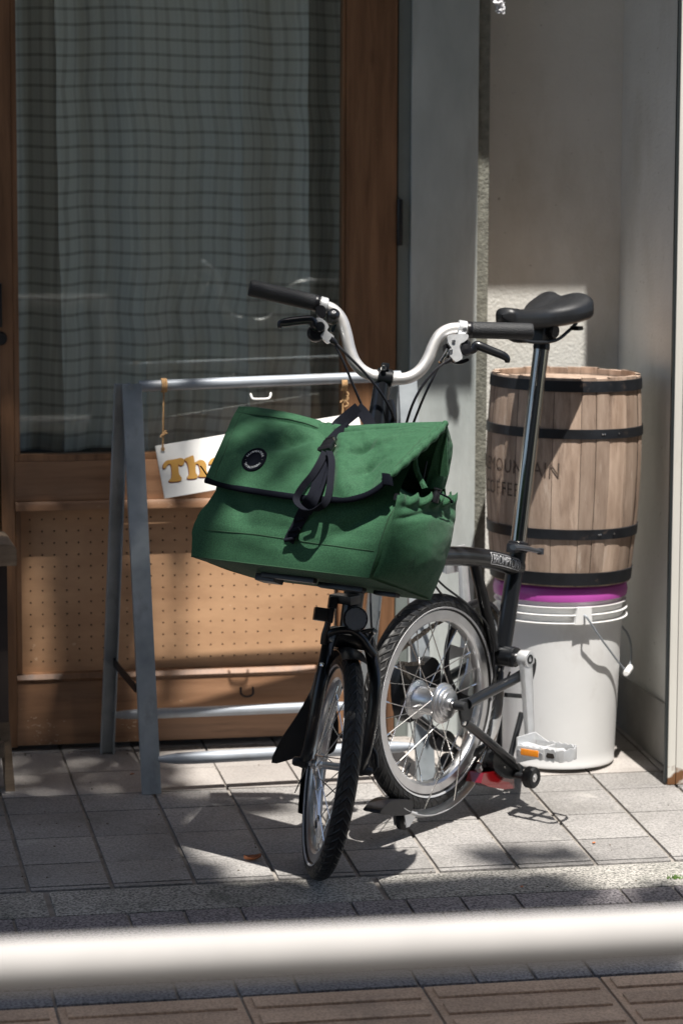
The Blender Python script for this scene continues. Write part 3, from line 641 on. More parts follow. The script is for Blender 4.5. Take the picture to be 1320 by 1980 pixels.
# ------------------------------------------------------------------ pail
bc=np.array([.643,.704]);def_z=lambda py,r: Yp(1088,py,bc[1]-r)[2]
pz0=gz(.704)+.001
pail=thing('pail','white plastic pail with purple lid standing under the barrel','pail',(bc[0],bc[1],pz0))
O=(bc[0],bc[1],0)
zr=[def_z(v,.135) for v in (1176,1191,1206.5)]
b=MB();b.lathe([(0,pz0+.004),(.112,pz0+.004),(.1165,pz0),(.1175,pz0+.004),(.1165,pz0+.008),(.118,pz0+.03),(.1285,zr[2]-.03),(.1295,zr[2]-.003),(.130,zr[0]+.018),(.126,zr[0]+.018),(0,zr[0]+.014)],O,Z,72);b.build('shell',M['pail'],pail)
for z_,r_ in zip(zr,(.1375,.1392,.14)):
    b=MB();b.lathe([(.1288,z_-.0013),(r_,z_-.0011),(r_+.0004,z_),(r_,z_+.0011),(.1288,z_+.0013)],O,Z,72);b.build('rib',M['pail'],pail)
np_=Yp(1126,1191,bc[1]-.132);a_n=math.atan2(np_[1]-bc[1],np_[0]-bc[0])
rd=np.array([math.cos(a_n),math.sin(a_n),0]);td=np.array([-rd[1],rd[0],0]);bcz=np.array([bc[0],bc[1],0])
for sgn in (1,-1):
    c=bcz+rd*.1345*sgn+Z*((zr[0]+zr[2])/2);b=MB();h_=(zr[0]-zr[2])/2+.0015
    b.prism([(-.015,h_),(.015,h_),(.017,-h_),(-.021,-h_)],c-rd*.004*sgn,td*sgn,Z,rd*sgn,.0115);b.build('bail_lug',M['pail'],pail)
pA=bcz+rd*.1425+Z*zr[1];pB=bcz-rd*.1425+Z*zr[1];pm=Yp(1213,1296,bc[1]-.045)
mid1=Yp(1170,1247,bc[1]-.128);mid2=pm*2-mid1;mid2=np.array([mid2[0]-.05,bc[1]+.085,mid1[2]+.0])
b=MB();b.tube(sm([pA-rd*.008,pA+rd*.003,pA+rd*.010+np.array([.004,0,-.006]),mid1,pm,mid2,pB-rd*.003,pB+rd*.008],8),.0021,8);b.build('bail',M['galvp'],pail)
dv=nz(mid2-mid1);b=MB();b.cyl(pm-dv*.035+X*.001,pm+dv*.035+X*.001,.0072,16,.002);b.build('grip',M['pail'],pail)
zl0=zr[0]+.016
b=MB();b.lathe([(0,zl0+.018),(.112,zl0+.018),(.122,zl0+.026),(.131,zl0+.0265),(.137,zl0+.021),(.1395,zl0+.008),(.138,zl0-.004),(.1315,zl0-.006),(.1305,zl0)],O,Z,72);b.build('lid',M['purple'],pail)
# ------------------------------------------------------------------ barrel
zb0=zl0+.0275;ztop=def_z(737,.152)+.004;Hb=ztop-zb0
br=thing('barrel','small weathered oak coffee barrel with black hoops on the purple pail lid','barrel',(bc[0],bc[1],zb0))
tilt=R(.9)
def brp(p): # tiny clockwise lean seen from the street
    p=np.array(p,float);x=p[0]-bc[0];z=p[2]-zb0;return np.array([bc[0]+x*math.cos(tilt)+z*math.sin(tilt),p[1],zb0+z*math.cos(tilt)-x*math.sin(tilt)])
def rad(t): return .141+ .0145*math.sin(PI*min(1,max(0,(t*.86+.05))))+ .008*t
ns=22;b=MB();sb=b
edges=[0];
while edges[-1]<2*PI-.2: edges.append(edges[-1]+random.choice((.2,.26,.31,.36)))
edges[-1]=2*PI
for i in range(len(edges)-1):
    a0,a1=edges[i]+.003,edges[i+1]-.003;n1,n2=5,20;vs=[];dr_=random.uniform(-.0008,.0008);ztp=random.uniform(-.0015,.002)
    for j in range(n2+1):
        t=j/n2
        for k in range(n1+1):
            a=a0+(a1-a0)*k/n1;r_=rad(t)+dr_-.0006*(abs(2*k/n1-1)**6);vs.append(brp((bc[0]+r_*math.cos(a),bc[1]+r_*math.sin(a),zb0+t*(Hb+ztp))))
    W=n1+1;fs=[(j*W+k,j*W+k+1,(j+1)*W+k+1,(j+1)*W+k) for j in range(n2) for k in range(n1)]
    m0=len(vs)
    for t in (1,.9):
        for k in range(n1+1):
            a=a0+(a1-a0)*k/n1;r_=rad(t)-.011;vs.append(brp((bc[0]+r_*math.cos(a),bc[1]+r_*math.sin(a),zb0+t*(Hb+ztp))))
    fs+=[(n2*W+k,n2*W+k+1,m0+k+1,m0+k) for k in range(n1)]+[(m0+k,m0+k+1,m0+W+k+1,m0+W+k) for k in range(n1)]
    sb.add(vs,fs)
sb.build('staves',M['oak'],br,recalc=False)
b=MB();b.lathe([(rad(t)-.004,zb0+t*Hb) for t in np.linspace(0,.97,14)],O,Z,48);b.v=[tuple(brp(v)) for v in b.v];b.build('stave_joints',M['darkvoid'],br)
b=MB()
for k in range(5):
    y0=-.14+.057*k;y1=y0+.0555;xx=lambda y:math.sqrt(max(1e-6,.139**2-y*y))
    b.prism([(-xx(y0),y0),(xx(y0),y0),(xx((y0+y1)/2),(y0+y1)/2),(xx(y1) if abs(y1)<.139 else .01,y1),(-(xx(y1) if abs(y1)<.139 else .01),y1),(-xx((y0+y1)/2),(y0+y1)/2)],(bc[0],bc[1],ztop-.022),(1,0,0),(0,1,0),(0,0,1),.008)
b.v=[tuple(brp(v)) for v in b.v];b.build('head',M['oak'],br)
def hoop(py0,py1,name='hoop'):
    z0=def_z(py1,.158);z1=def_z(py0,.158);b=MB();pr_=[]
    t0=(z0-zb0)/Hb;t1=(z1-zb0)/Hb
    b.lathe([(rad(t0)-.001,z0),(rad(t0)+.0025,z0+.0004),(rad(t1)+.0025,z1-.0004),(rad(t1)-.001,z1)],O,Z,72);b.v=[tuple(brp(v)) for v in b.v];return b,(t0+t1)/2,(z0+z1)/2
for a_,c_ in ((738,760),(831.5,850.5),(1026,1046.5),(1111,1136)):
    b,tm,zm=hoop(a_,c_);ho=b.build('hoop',M['barrelhoop'],br)
    if a_>800 and a_<1100:
        ang=math.atan2(-1,.2)
        rr=rad(tm)+.003
        for q in (.02,.05,.27):
            b=MB();p=brp((bc[0]+rr*math.cos(ang+q),bc[1]+rr*math.sin(ang+q),zm));b.lathe([(0,0),(.002,0),(.0016,.0012),(0,.0016)],p,(math.cos(ang+q),math.sin(ang+q),0),8);b.build('rivet',M['steel'],ho)
# stencilled words
aF=math.atan2(CP[1]-bc[1],CP[0]-bc[0])
def stencil(body,size,right_ang,pyc,sp,xs=1):
    vs,fs=text_mesh(body,size,.0,sp);vs=[(v[0]*xs,v[1],v[2]) for v in vs];mx=max(v[0] for v in vs);z0=def_z(pyc,.158);b=MB();out=[]
    for v in vs:
        t=(z0+v[1]-zb0)/Hb;r_=rad(t)+.0014;a=aF+right_ang-(mx-v[0])/r_;out.append(brp((bc[0]+r_*math.cos(a),bc[1]+r_*math.sin(a),z0+v[1])))
    b.add(out,fs);b.build('stencil_lettering',M['ink'],br,smooth=False,recalc=False)
stencil('MOUNTAIN',.040,-.055,923,1.12,.80)
stencil('BLUE',.040,-1.20,923,1.12,.80)
stencil('COFFEE',.040,-.58,968,1.12,.84)
# stencil bridges: thin oak-coloured slivers are left out of the letters by the spray plate
# ------------------------------------------------------------------ weathered bench at the left edge
bn=thing('wooden_bench','weathered wooden bench end with slanted leg at the left edge','bench',(-.7,.62,.05))
q=Yp(24,1060,.60);b=MB();pts=[(0,-.02),(.0,.012),(-.006,.019),(-.02,.022),(-.5,.024),(-.5,-.02)]
b.prism([(q[0]+p[0],q[2]+p[1]) for p in pts],(0,.50,0),(1,0,0),(0,0,1),(0,1,0),.2);b.build('seat',M['grime_wood'],bn)
g0=G(30,1530);g1=G(12,1530);t0=Yp(4,1085,g0[1]);
b=MB();b.prism([(g0[0],g0[2]),(g1[0]-.0,g1[2]),(t0[0]-.035,q[2]-.02),(t0[0]-.012,q[2]-.02)],(0,g0[1],0),(1,0,0),(0,0,1),(0,1,0),.03);b.build('leg',M['grime_wood'],bn)
b=MB();b.prism([(g0[0],g0[2]),(g1[0]-.0,g1[2]),(t0[0]-.035,q[2]-.02),(t0[0]-.012,q[2]-.02)],(-.0,g0[1]-.12,-.01),(1,0,0),(0,0,1),(0,1,0),.02) if 0 else b.bx(-.9,-.52,.6,.66,.12,.15,.002);b.build('stretcher',M['grime_wood'],bn)
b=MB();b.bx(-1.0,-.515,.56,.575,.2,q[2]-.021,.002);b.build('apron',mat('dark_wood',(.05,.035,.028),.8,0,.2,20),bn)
# ------------------------------------------------------------------ crumpled clear wrapping at the top
q=Yp(958,4,.62);b=MB()
def wrapf(u,v):
    a=u*2*PI;h=v;r_=.012*(1-.35*h)+.004*noise.noise(Vector((math.cos(a)*2,math.sin(a)*2,h*5)))*1.6
    return q+np.array([r_*math.cos(a)+.012*h,r_*math.sin(a)*.5,.02-.042*h])+.004*np.array([noise.noise(Vector((u*9,v*9,1))),noise.noise(Vector((u*9,v*9,2))),noise.noise(Vector((u*9,v*9,3)))])
b.grid(wrapf,24,14);wr=thing('clear_wrapping','crumpled clear plastic wrapping dangling at the top edge','wrapping',q+Z*.3)
b.build('film',mat('milky_film',(.62,.62,.64),.22,0,.2,40,trans=0),wr,ang=20,recalc=False)
b=MB();b.tube([q+Z*.02,q+Z*.7],.0008,6);b.build('string',M['tagwhite'],wr)
# ================================================================== FOLDING BICYCLE
RW=.21
s=nz((.168,.184,.969));n=nz((.985,-.065,-.158));wv=np.cross(s,n);uw=nz(Z-n*n[2])
c1=np.array([.024,.014,.209]);A0=c1+.017*wv;cl=A0+s*.74;A0=A0+n*.0
TH=R(49);bb=np.array([math.sin(TH),math.cos(TH),0]);e1=np.array([math.cos(TH),-math.sin(TH),0]);H0=np.array([.083,.095,.55])
c2=plane(832,1356,H0-e1*.022,e1)
bike=thing('folding_bicycle','black folding bicycle parked with its rear wheel tucked under, silver handlebar','bicycle',(.2,.2,.015))
def FP(px,py,off=0): return plane(px,py,H0+e1*off,e1)
def HP(px,py,off=0): return plane(px,py,cl-wv*off,wv)
def SP(px,py,off=0): return plane(px,py,c2+e1*off,e1)
def FW(px,py,off=0): return plane(px,py,c1-wv*off,wv)
def wheel(c,ax,up,rear,name):
    ax=nz(ax);up=nz(up);fw=np.cross(ax,up)
    b=MB();b.lathe([(.1785,.0115),(.1775,.0128),(.162,.0128),(.1575,.0095),(.1555,.004),(.1555,-.004),(.1575,-.0095),(.162,-.0128),(.1775,-.0128),(.1785,-.0115),(.175,-.009),(.175,.009)],c,ax,128,closed=True,ref=up)
    rim=b.build(name,M['alu'],bike,ang=25)
    m_=28;pr_=[]
    for k in range(m_): t=PI+2*PI*k/m_;pr_.append((.1905+.0185*math.cos(t)*(1.0 if math.cos(t)>0 else .85),.0178*math.sin(t)))
    b=MB();b.lathe(pr_,c,ax,180,closed=True,ref=up,uv=True);b.build('tyre',M['tyre'],rim,recalc=False)
    b=MB()
    for h in (1,-1): b.lathe([(.1815,h*.01655),(.1815,h*.0173),(.1845,h*.01815),(.1850,h*.0176)],c,ax,128,closed=True,ref=up)
    bm_=b;b=MB();b.lathe([(.1812,.0160),(.1815,.0172),(.1845,.0182),(.1848,.0172)],c,ax,128,closed=True,ref=up);b.build('sidewall_stripe',mat('reflective_stripe',(.5,.5,.51),.35,.3) if 'reflective_stripe' not in bpy.data.materials else bpy.data.materials['reflective_stripe'],rim)
    b=MB();b.lathe([(.1812,-.0160),(.1815,-.0172),(.1845,-.0182),(.1848,-.0172)],c,ax,128,closed=True,ref=up);b.build('sidewall_stripe',bpy.data.materials['reflective_stripe'],rim)
    if rear:
        b=MB();b.lathe([(0,-.055),(.006,-.055),(.006,-.046),(.018,-.044),(.02,-.036),(.0375,-.0345),(.0385,-.0325),(.0375,-.030),(.0275,-.028),(.026,-.02),(.0265,0),(.0275,.016),(.0295,.022),(.0375,.0245),(.0395,.027),(.0395,.0305),(.0365,.033),(.034,.0335),(.0335,.037),(.031,.0385),(.0295,.0385),(.029,.043),(.024,.0435),(.0235,.047),(.0125,.048),(.012,.052),(.006,.053),(.006,.075),(0,.076)],c,ax,56,ref=up)
        fr_,fh,off=.037,(.029,-.0325),.62
    else:
        b=MB();b.lathe([(0,-.052),(.0045,-.052),(.0045,-.04),(.009,-.039),(.0095,-.035),(.0175,-.034),(.019,-.0325),(.0175,-.031),(.012,-.028),(.0078,-.02),(.007,0),(.0078,.02),(.012,.028),(.0175,.031),(.019,.0325),(.0175,.034),(.0095,.035),(.009,.039),(.0045,.04),(.0045,.052),(0,.052)],c,ax,40,ref=up)
        fr_,fh,off=.0172,(.0325,-.0325),.95
    b.build('hub',M['alu'],rim,ang=25)
    def P(a,r,h): return c+ax*h+r*(math.cos(a)*up+math.sin(a)*fw)
    for i in range(28):
        a=2*PI*(i+.3)/28;side=i%2;h=fh[side];o=off*(1 if (i//2)%2 else -1);b=MB()
        p0=P(a+o,fr_,h);p1=P(a,.1562,.002*(1 if side==0 else -1));d_=nz(p1-p0);b.tube([p0,p1-d_*.013],.00105,6);b.tube([p1-d_*.0135,p1-d_*.001],[.0017,.0021],8);b.build('spoke',M['steel'],rim)
    b=MB();a=2.6;p0=P(a,.158,0);p1=P(a,.128,0);b.tube([p0,lerp(p0,p1,.3),p1],[.0042,.003,.0028],10);b.build('valve',M['blacksat'],rim)
    return rim
fwheel=wheel(c1,-n,uw,False,'front_wheel')
rwheel=wheel(c2,e1,Z,True,'rear_wheel')
# ---- fork
cr=A0+s*.232
def off_n(px,py,k): return plane(px,py,c1+n*k,n)
b=MB();axL=c1-n*.052;axR=c1+n*.052
Lp=[cr-n*.012-wv*.002,off_n(640,1228,-.034),off_n(624,1300,-.048),off_n(609,1380,-.052),off_n(599,1435,-.052),axL+uw*.006]
b.tube(sm(Lp,8),[.0125]*8+[.0118]*10+[.0112]*8+[.0105]*8+[.0098]*7,16,flat=1.15)
fork=b.build('fork',M['black'],bike)
b=MB();mirr=lambda p:p+n*(2*((c1-p)@n));b.tube(sm([mirr(p) for p in Lp],8),[.0125]*8+[.0118]*10+[.0112]*8+[.0105]*8+[.0098]*7,16,flat=1.15);b.build('fork_leg',M['black'],bike)
b=MB();b.box(cr-uw*.004,(.088,.034,.026),(n,wv,uw),.008);b.build('crown',M['black'],fork)
for sg_,nm in ((-1,'axle_nut'),(1,'axle_nut')):
    q=c1+n*.05*sg_;b=MB();b.lathe([(0,0),(.011,0),(.0115,.004),(.009,.012),(.0085,.02),(.006,.024),(0,.024)],q,n*sg_,20);b.lathe([(.0125,-.004),(.0135,-.002),(.0125,0),(.006,0)],q,n*sg_,6 if sg_>0 else 24);b.build(nm,M['blacksat'],fork)
b=MB();q=off_n(622,1285,-.062);b.lathe([(0,0),(.0042,0),(.0042,.002),(.0025,.003),(0,.0025)],q,-n*.6-wv*.8,14);b.build('eyelet_bolt',M['steel'],fork)
# folding hook on right end
b=MB();h0=c1+n*.062;b.tube(sm([h0-wv*.004,plane(716,1449,h0,wv),plane(726,1459,h0,wv),plane(728,1484,h0,wv)],6),.0042,10);b.build('catch_hook',M['blacksat'],fork)
# mudguard
def arc(c,ax,up,R0,wd,a0,a1,seg,th=.0016,crown=.007):
    b=MB();ax=nz(ax);fw_=np.cross(ax,up);pr_=[]
    K=10
    for k in range(K+1): v=(k/K-.5);pr_.append((R0-crown*(2*v)**2,wd*v))
    for k in range(K,-1,-1): v=(k/K-.5);pr_.append((R0-crown*(2*v)**2-th,wd*v))
    b.lathe(pr_,c,ax,seg,closed=True,a0=a0,a1=a1,ref=up);m_=len(pr_)
    N_=seg+1;b.f.append(tuple(range(m_)));b.f.append(tuple(range((N_-1)*m_+m_-1,(N_-1)*m_-1,-1)));return b
fb=np.cross(-n,uw) # direction of increasing angle for ax=-n
sgb=1 if (fb@wv)>0 else -1
a_f,a_r=-sgb*R(15),sgb*R(128)
b=arc(c1,-n,uw,.2185,.046,min(a_f,a_r),max(a_f,a_r),60);mg=b.build('front_mudguard',M['plastic'],bike)
pc=c1+wv*.21
for q in (0,):
    p=[plane(x,y,pc,wv) for x,y in ((612,1290),(600,1330),(574,1382),(545,1430),(527,1479),(570,1470),(605,1463),(640,1460),(652,1440),(654,1395),(645,1350),(648,1300))]
    b=MB();cc=sum(p)/len(p);b.prism([((t-cc)@n,(t-cc)@uw) for t in sm(p,3,True)],cc,n,uw,wv,.0022);b.build('mud_flap',M['rubber'],mg)
for sg_ in (1,-1):
    b=MB();b.tube([c1+n*.045*sg_,c1+n*.03*sg_+.2*wv-.06*uw],.0012,6);b.build('mudguard_stay',M['blacksat'],mg)
# head tube, headset, stem
b=MB();b.tube([cr+s*.012,cr+s*.05,cr+s*.22],[.0185,.019,.019],24);ht=b.build('head_tube',M['black'],bike)
b=MB();b.lathe([(.0185,0),(.0225,.001),(.0232,.005),(.0222,.010),(.0195,.011)],cr+s*.008,s,28);b.build('headset_cup',M['alu'],ht)
top=cl-s*.012
b=MB();b.tube([cr+s*.22,cr+s*.30,top-s*.14,top-s*.09,top-s*.045,top-s*.012,top+s*.004],[.0165,.018,.0185,.0178,.0155,.0148,.0148],24);stem=b.build('stem',M['black'],bike)
b=MB();b.cyl(HP(728,728)-0*n,HP(757,733),.0175,28,.002);b.box(cl+s*.001-wv*.012,(.015,.012,.013),(n,wv,s),.004);b.build('handlebar_clamp',M['black'],stem)
q=HP(741,712,.0185);b=MB();b.lathe([(0,0),(.0052,0),(.0056,.003),(.0045,.005),(.002,.0048),(.002,.0038),(0,.0038)],q,-wv,20);b.build('clamp_bolt',M['steel'],stem)
b=MB();b.tube(sm([stemp for stemp in (HP(752,775,-.002),HP(757,800,.0),HP(756,835,0))],5),.010,14);b.build('stem_rib',M['black'],stem)
# handlebar
hp=[(616,588),(628,592),(645,600),(660,618),(669,645),(675,672),(684,697),(700,716),(722,727),(742,731),(765,733),(790,730),(812,716),(827,694),(838,668),(851,647),(868,637),(885,635),(900,636),(912,637)]
path=sm([HP(*q) for q in hp],5);b=MB();rr=[.0112]*len(path)
for i in range(len(path)):
    if abs((path[i]-HP(742,731))@n)<.022: rr[i]=.0127
b.tube([HP(483,557)+ (HP(612,587)-HP(483,557))*.1]+path+[HP(1025,641)],[.0108]+rr+[.0108],20);hb=b.build('handlebar',M['alubar'],bike)
# knurled grips
def gripmat():
    m=mat('knurled_rubber',(.014,.015,.017),.5);t=m.node_tree;N=t.nodes;Lk=t.links;p=N['Principled BSDF'];u=N.new('ShaderNodeUVMap');s_=N.new('ShaderNodeSeparateXYZ');Lk.new(u.outputs[0],s_.inputs[0])
    def mt(op,a,b_=None):
        k=N.new('ShaderNodeMath');k.operation=op
        for i,q in enumerate((a,b_)):
            if q is None: continue
            if isinstance(q,(int,float)): k.inputs[i].default_value=q
            else: Lk.new(q.outputs[0] if hasattr(q,'outputs') else q,k.inputs[i])
        return k
    a=mt('SINE',mt('MULTIPLY',mt('ADD',mt('MULTIPLY',s_.outputs[0],2.4),s_.outputs[1]),300));b_=mt('SINE',mt('MULTIPLY',mt('SUBTRACT',mt('MULTIPLY',s_.outputs[0],.9),s_.outputs[1]),330))
    h=mt('MULTIPLY',a,b_);bu=N.new('ShaderNodeBump');bu.inputs['Strength'].default_value=1;bu.inputs['Distance'].default_value=.003;Lk.new(h.outputs[0],bu.inputs['Height']);Lk.new(bu.outputs[0],p.inputs['Normal']);return m
M['grip']=mat('grip_rubber',(.014,.015,.017),.55,0,.2,300,bump=.9,bs=520,bd=.0016)
def grip(p0,p1):
    d_=nz(p1-p0);Ln=np.linalg.norm(p1-p0);pr_=[(.0110,0),(.0150,0),(.0157,.003)]+[(.0157,.003+(Ln-.008)*i/10) for i in range(1,10)]+[(.0157,Ln-.004),(.0147,Ln-.001),(.012,Ln),(0,Ln)]
    b=MB();b.lathe(pr_,p0,d_,36,uv=True);o=b.build('grip',M['grip'],hb)
    b=MB();b.lathe([(.0112,-.009),(.0152,-.009),(.0158,-.006),(.0158,-.001),(.0150,.0002)],p0,d_,36);b.box(p0-d_*.005+(-wv)*.0155,(.007,.004,.008),(d_,wv,np.cross(d_,wv)),.001);b.build('lock_ring',M['plastic'],o)
    return o
grip(HP(607,585),HP(482,556));grip(HP(911,638),HP(1029,641))
# ---- brake levers and shifters
def ribbonrod(pts,r,flat,m,name,par,seg=14,n_=6,up=None):
    P=sm(pts,n_);K=len(P);rr=r if not hasattr(r,'__len__') else list(np.interp(np.linspace(0,1,K),np.linspace(0,1,len(r)),r));b=MB();b.tube(P,rr,seg,flat=flat,up=up);return b.build(name,m,par)
# right side of the picture
b=MB();b.cyl(HP(884,634),HP(901,637),.0155,28,.0015);lev=b.build('brake_clamp',M['alucast'],hb)
z2=lambda x,y,o=.014:HP(690+x/3.568,600+y/3.568,o)
def flatpart(pts,zf,off,th,m,name,par,k=3):
    P=sm([zf(x,y,off) for x,y in pts],k,True);cc=sum(P)/len(P);b=MB();b.prism([((p-cc)@n,(p-cc)@s) for p in P],cc,n,s,wv,th);return b.build(name,m,par,ang=50)
flatpart([(632,172),(690,165),(760,165),(766,190),(742,215),(712,232),(708,262),(726,318),(716,340),(682,354),(655,330),(640,305),(652,262),(628,222)],z2,.020,.012,M['alucast'],'lever_bracket',lev)
for x,y,r_ in ((740,132,.0042),(665,213,.0035),(646,278,.0035)):
    b=MB();b.lathe([(0,0),(r_,0),(r_,.0016),(r_*.5,.002),(r_*.5,.001),(0,.001)],z2(x,y,.021),-wv,16);b.build('bolt',M['alu'],lev)
b=MB();b.lathe([(0,-.004),(.0105,-.004),(.0115,0),(.009,.004),(0,.005)],z2(752,272,.018),-wv,24);b.lathe([(0,-.006),(.008,-.006),(.009,0),(0,.002)],z2(750,235,.01),-wv,20);b.build('lever_pivot',M['plastic'],lev)
ribbonrod([z2(760,288,.016),z2(800,272,.017),z2(822,243,.018),z2(850,250,.02),z2(930,282,.022),z2(1005,312,.024),z2(1032,335,.024),z2(1034,362,.023)],[.006,.0075,.0085,.0088,.0082,.0078,.0066,.004],.8,M['black'],'brake_lever',lev,up=tuple(wv))
flatpart([(600,240),(630,235),(660,300),(700,345),(760,330),(768,350),(700,372),(640,350),(605,300)],z2,.004,.012,M['plastic'],'shifter_body',lev)
ribbonrod([z2(625,275,.006),z2(600,320,.010),z2(572,362,.012)],[.0055,.005,.0045],1,M['chrome'],'cable_adjuster',lev)
ribbonrod([z2(650,335,.02),z2(625,352,.02),z2(604,364,.02)],[.005,.0042,.003],1,M['plastic'],'cable_boot',lev)
# left side of the picture
b=MB();b.cyl(HP(617,588),HP(632,592),.0152,28,.0015);le2=b.build('brake_clamp',M['alucast'],hb)
z1=lambda x,y,o=.014:HP(460+x/5.5,530+y/5.5,o)
b=MB();b.lathe([(0,-.016),(.015,-.016),(.0165,-.010),(.016,0),(.013,.004),(0,.005)],z1(835,625,.012),-wv,32);b.build('shifter_body',M['plastic'],le2)
flatpart([(830,470),(870,465),(930,500),(965,560),(950,600),(1020,660),(990,715),(955,735),(885,660),(905,620),(925,580),(900,530),(850,500)],z1,.024,.012,M['alucast'],'lever_bracket',le2)
b=MB();b.lathe([(0,-.006),(.0095,-.006),(.0105,0),(.0085,.004),(0,.005)],z1(868,560,.026),-wv,24);b.build('lever_pivot',M['black'],le2)
ribbonrod([z1(865,590,.022),z1(820,560,.024),z1(790,500,.025),z1(740,487,.026),z1(600,500,.027),z1(500,515,.028),z1(455,525,.028),z1(440,575,.028)],[.006,.008,.0085,.0085,.0085,.0085,.0065,.003],.8,M['black'],'brake_lever',le2,up=tuple(wv))
b=MB();b.lathe([(0,-.020),(.008,-.02),(.0115,-.014),(.0123,-.002),(.0118,.003),(.0095,.0058),(.004,.0072),(.0038,.006),(0,.006)],z1(1015,425,.02),nz(-wv*.8+s*.6),28);bl_=b.build('bell',M['black'],hb)
b=MB();b.lathe([(.0018,0),(.0034,0),(.0034,.0008),(.0018,.0008)],z1(1020,405,.0262),nz(-wv*.8+s*.6),18);b.build('bell_emblem',M['printg'],bl_)
flatpart([(830,350),(890,330),(935,370),(930,440),(900,470),(850,430)],z1,.022,.014,M['plastic'],'thumb_shifter',le2)
flatpart([(1000,560),(1035,535),(1045,545),(1010,620),(985,600)],z1,.012,.006,M['chrome'],'cable_plate',le2)
ribbonrod([z1(980,690,.02),z1(1015,715,.02),z1(1050,745,.02)],[.0068,.006,.003],1,M['plastic'],'cable_boot',le2)
# ---- cables
def cable(pts,r=.0024,name='cable'):
    b=MB();b.tube(sm(pts,10),r,8);return b.build(name,M['plastic'],bike)
cable([HP(650,665,.02),HP(675,690,.03),HP(706,722,.034),HP(735,758,.032),HP(756,795,.02),HP(768,835,-.01)],.0026)
cable([HP(649,668,.018),HP(664,700,.024),HP(684,748,.022),HP(703,793,.01),HP(718,830,-.01)])
cable([HP(861,700,.02),HP(840,717,.026),HP(815,748,.026),HP(796,785,.018),HP(782,830,-.01)],.0026)
cable([HP(851,703,.012),HP(838,728,.014),HP(818,770,.012),HP(796,825,-.02)])
cable([FW(716,1140,-.02),FW(717,1190,.0),FW(719,1225,.03),FW(720,1262,.04),FW(716,1310,.04),FW(715,1330,.03),FW(719,1290,.02)],.0021)
# ---- front brake, reflector, light bracket
b=MB();b.tube(sm([FW(634,1240,.035),FW(637,1225,.045),FW(655,1219,.05),FW(680,1220,.052),FW(700,1234,.052),FW(712,1252,.05),FW(722,1266,.045),FW(718,1258,.045)],6),.0072,12);cal=b.build('front_brake',M['black'],bike)
b=MB();b.tube(sm([FW(690,1226,.05),FW(706,1220,.05),FW(724,1217,.05)],4),.0036,10);b.tube(sm([FW(724,1219,.05),FW(716,1230,.05),FW(710,1242,.05)],4),.004,10);b.build('brake_arm',M['black'],cal)
b=MB();b.lathe([(0,0),(.0042,0),(.0046,.003),(.002,.0035),(.002,.002),(0,.002)],FW(724,1221,.055),-wv,16);b.build('anchor_bolt',M['steel'],cal)
b=MB();b.lathe([(0,0),(.004,0),(.0045,.003),(0,.0035)],FW(640,1236,.05),-wv,16);b.build('pivot_bolt',M['steel'],cal)
b=MB();b.tube([FW(725,1221,.05),FW(730,1200,.05),FW(733,1192,.05)],.0007,6);b.tube([FW(732,1196,.05),FW(734,1182,.05)],.0013,6);b.build('cable_end',M['steel'],cal)
rc=FW(687,1197,.062);rn=nz(-wv+.12*n);b=MB();b.lathe([(0,-.004),(.0225,-.004),(.0235,0),(.0225,.0028),(.0208,.003)],rc,rn,44);rf=b.build('front_reflector',M['plastic'],bike)
ru=nz(s-rn*(s@rn));rx=np.cross(rn,ru);b=MB();hs=.0016
for i in range(-16,17):
    for j_ in range(-16,17):
        cx=(i+(.5 if j_%2 else 0))*hs*1.55;cy=j_*hs*1.35
        if cx*cx+cy*cy>.0200**2: continue
        b.add([rc+rx*(cx+hs*.85*math.cos(t))+ru*(cy+hs*.85*math.sin(t))+rn*.0022 for t in (.52,1.57,2.62,3.67,4.71,5.76)]+[rc+rx*cx+ru*cy+rn*.0034],[(k,(k+1)%6,6) for k in range(6)])
b.build('prism_lens',mat('clear_prism',(.22,.225,.23),.15,.3),rf,smooth=False)
b=MB();b.box(FW(622,1188,.05),(.029,.024,.024),(n,wv,s),.003);b.box(FW(638,1190,.05),(.010,.03,.028),(n,wv,s),.003);lb_=b.build('lamp_bracket',M['plastic'],bike)
b=MB();b.tube(sm([FW(636,1196,.05),FW(632,1212,.048),FW(627,1228,.045),FW(625,1245,.04)],4),[.006]*13,12);b.build('bracket_arm',M['plastic'],lb_)
b=MB();b.box(FW(643,1166,.03),(.016,.02,.022),(n,wv,s),.003);b.box(FW(666,1158,.03),(.05,.03,.016),(e1,bb,Z),.003);b.build('carrier_block',M['plastic'],bike)
# ---- main frame
mt=[FP(640,1210)*.0+A0+s*.40,FP(720,1112),FP(770,1090),FP(830,1077),FP(880,1075),FP(930,1079),FP(965,1086),FP(1000,1097)]
mtp=sm(mt,8);b=MB();b.tube(mtp,.0188,24);mf=b.build('main_tube',M['black'],bike)
b=MB();b.tube(sm([FP(1001,1052),FP(999,1080),FP(990,1130),FP(981,1190),FP(972,1250)],5),[.0172]*21,22);seatt=b.build('seat_tube',M['black'],bike)
b=MB();b.tube(sm([FP(918,1088),FP(923,1115),FP(935,1165),FP(948,1220),FP(955,1256)],6),.0112,18);b.build('curved_tube',M['black'],bike)
bbc=FP(968,1267);b=MB();b.lathe([(0,-.036),(.018,-.036),(.0205,-.034),(.0205,.030),(.0195,.031),(.0195,.036),(.010,.037),(0,.037)],bbc,e1,36);bbs=b.build('bottom_bracket_shell',M['black'],bike)
b=MB();b.lathe([(.0085,.036),(.0085,.050),(0,.050)],bbc,e1,20);b.build('spindle',M['alu'],bbs)
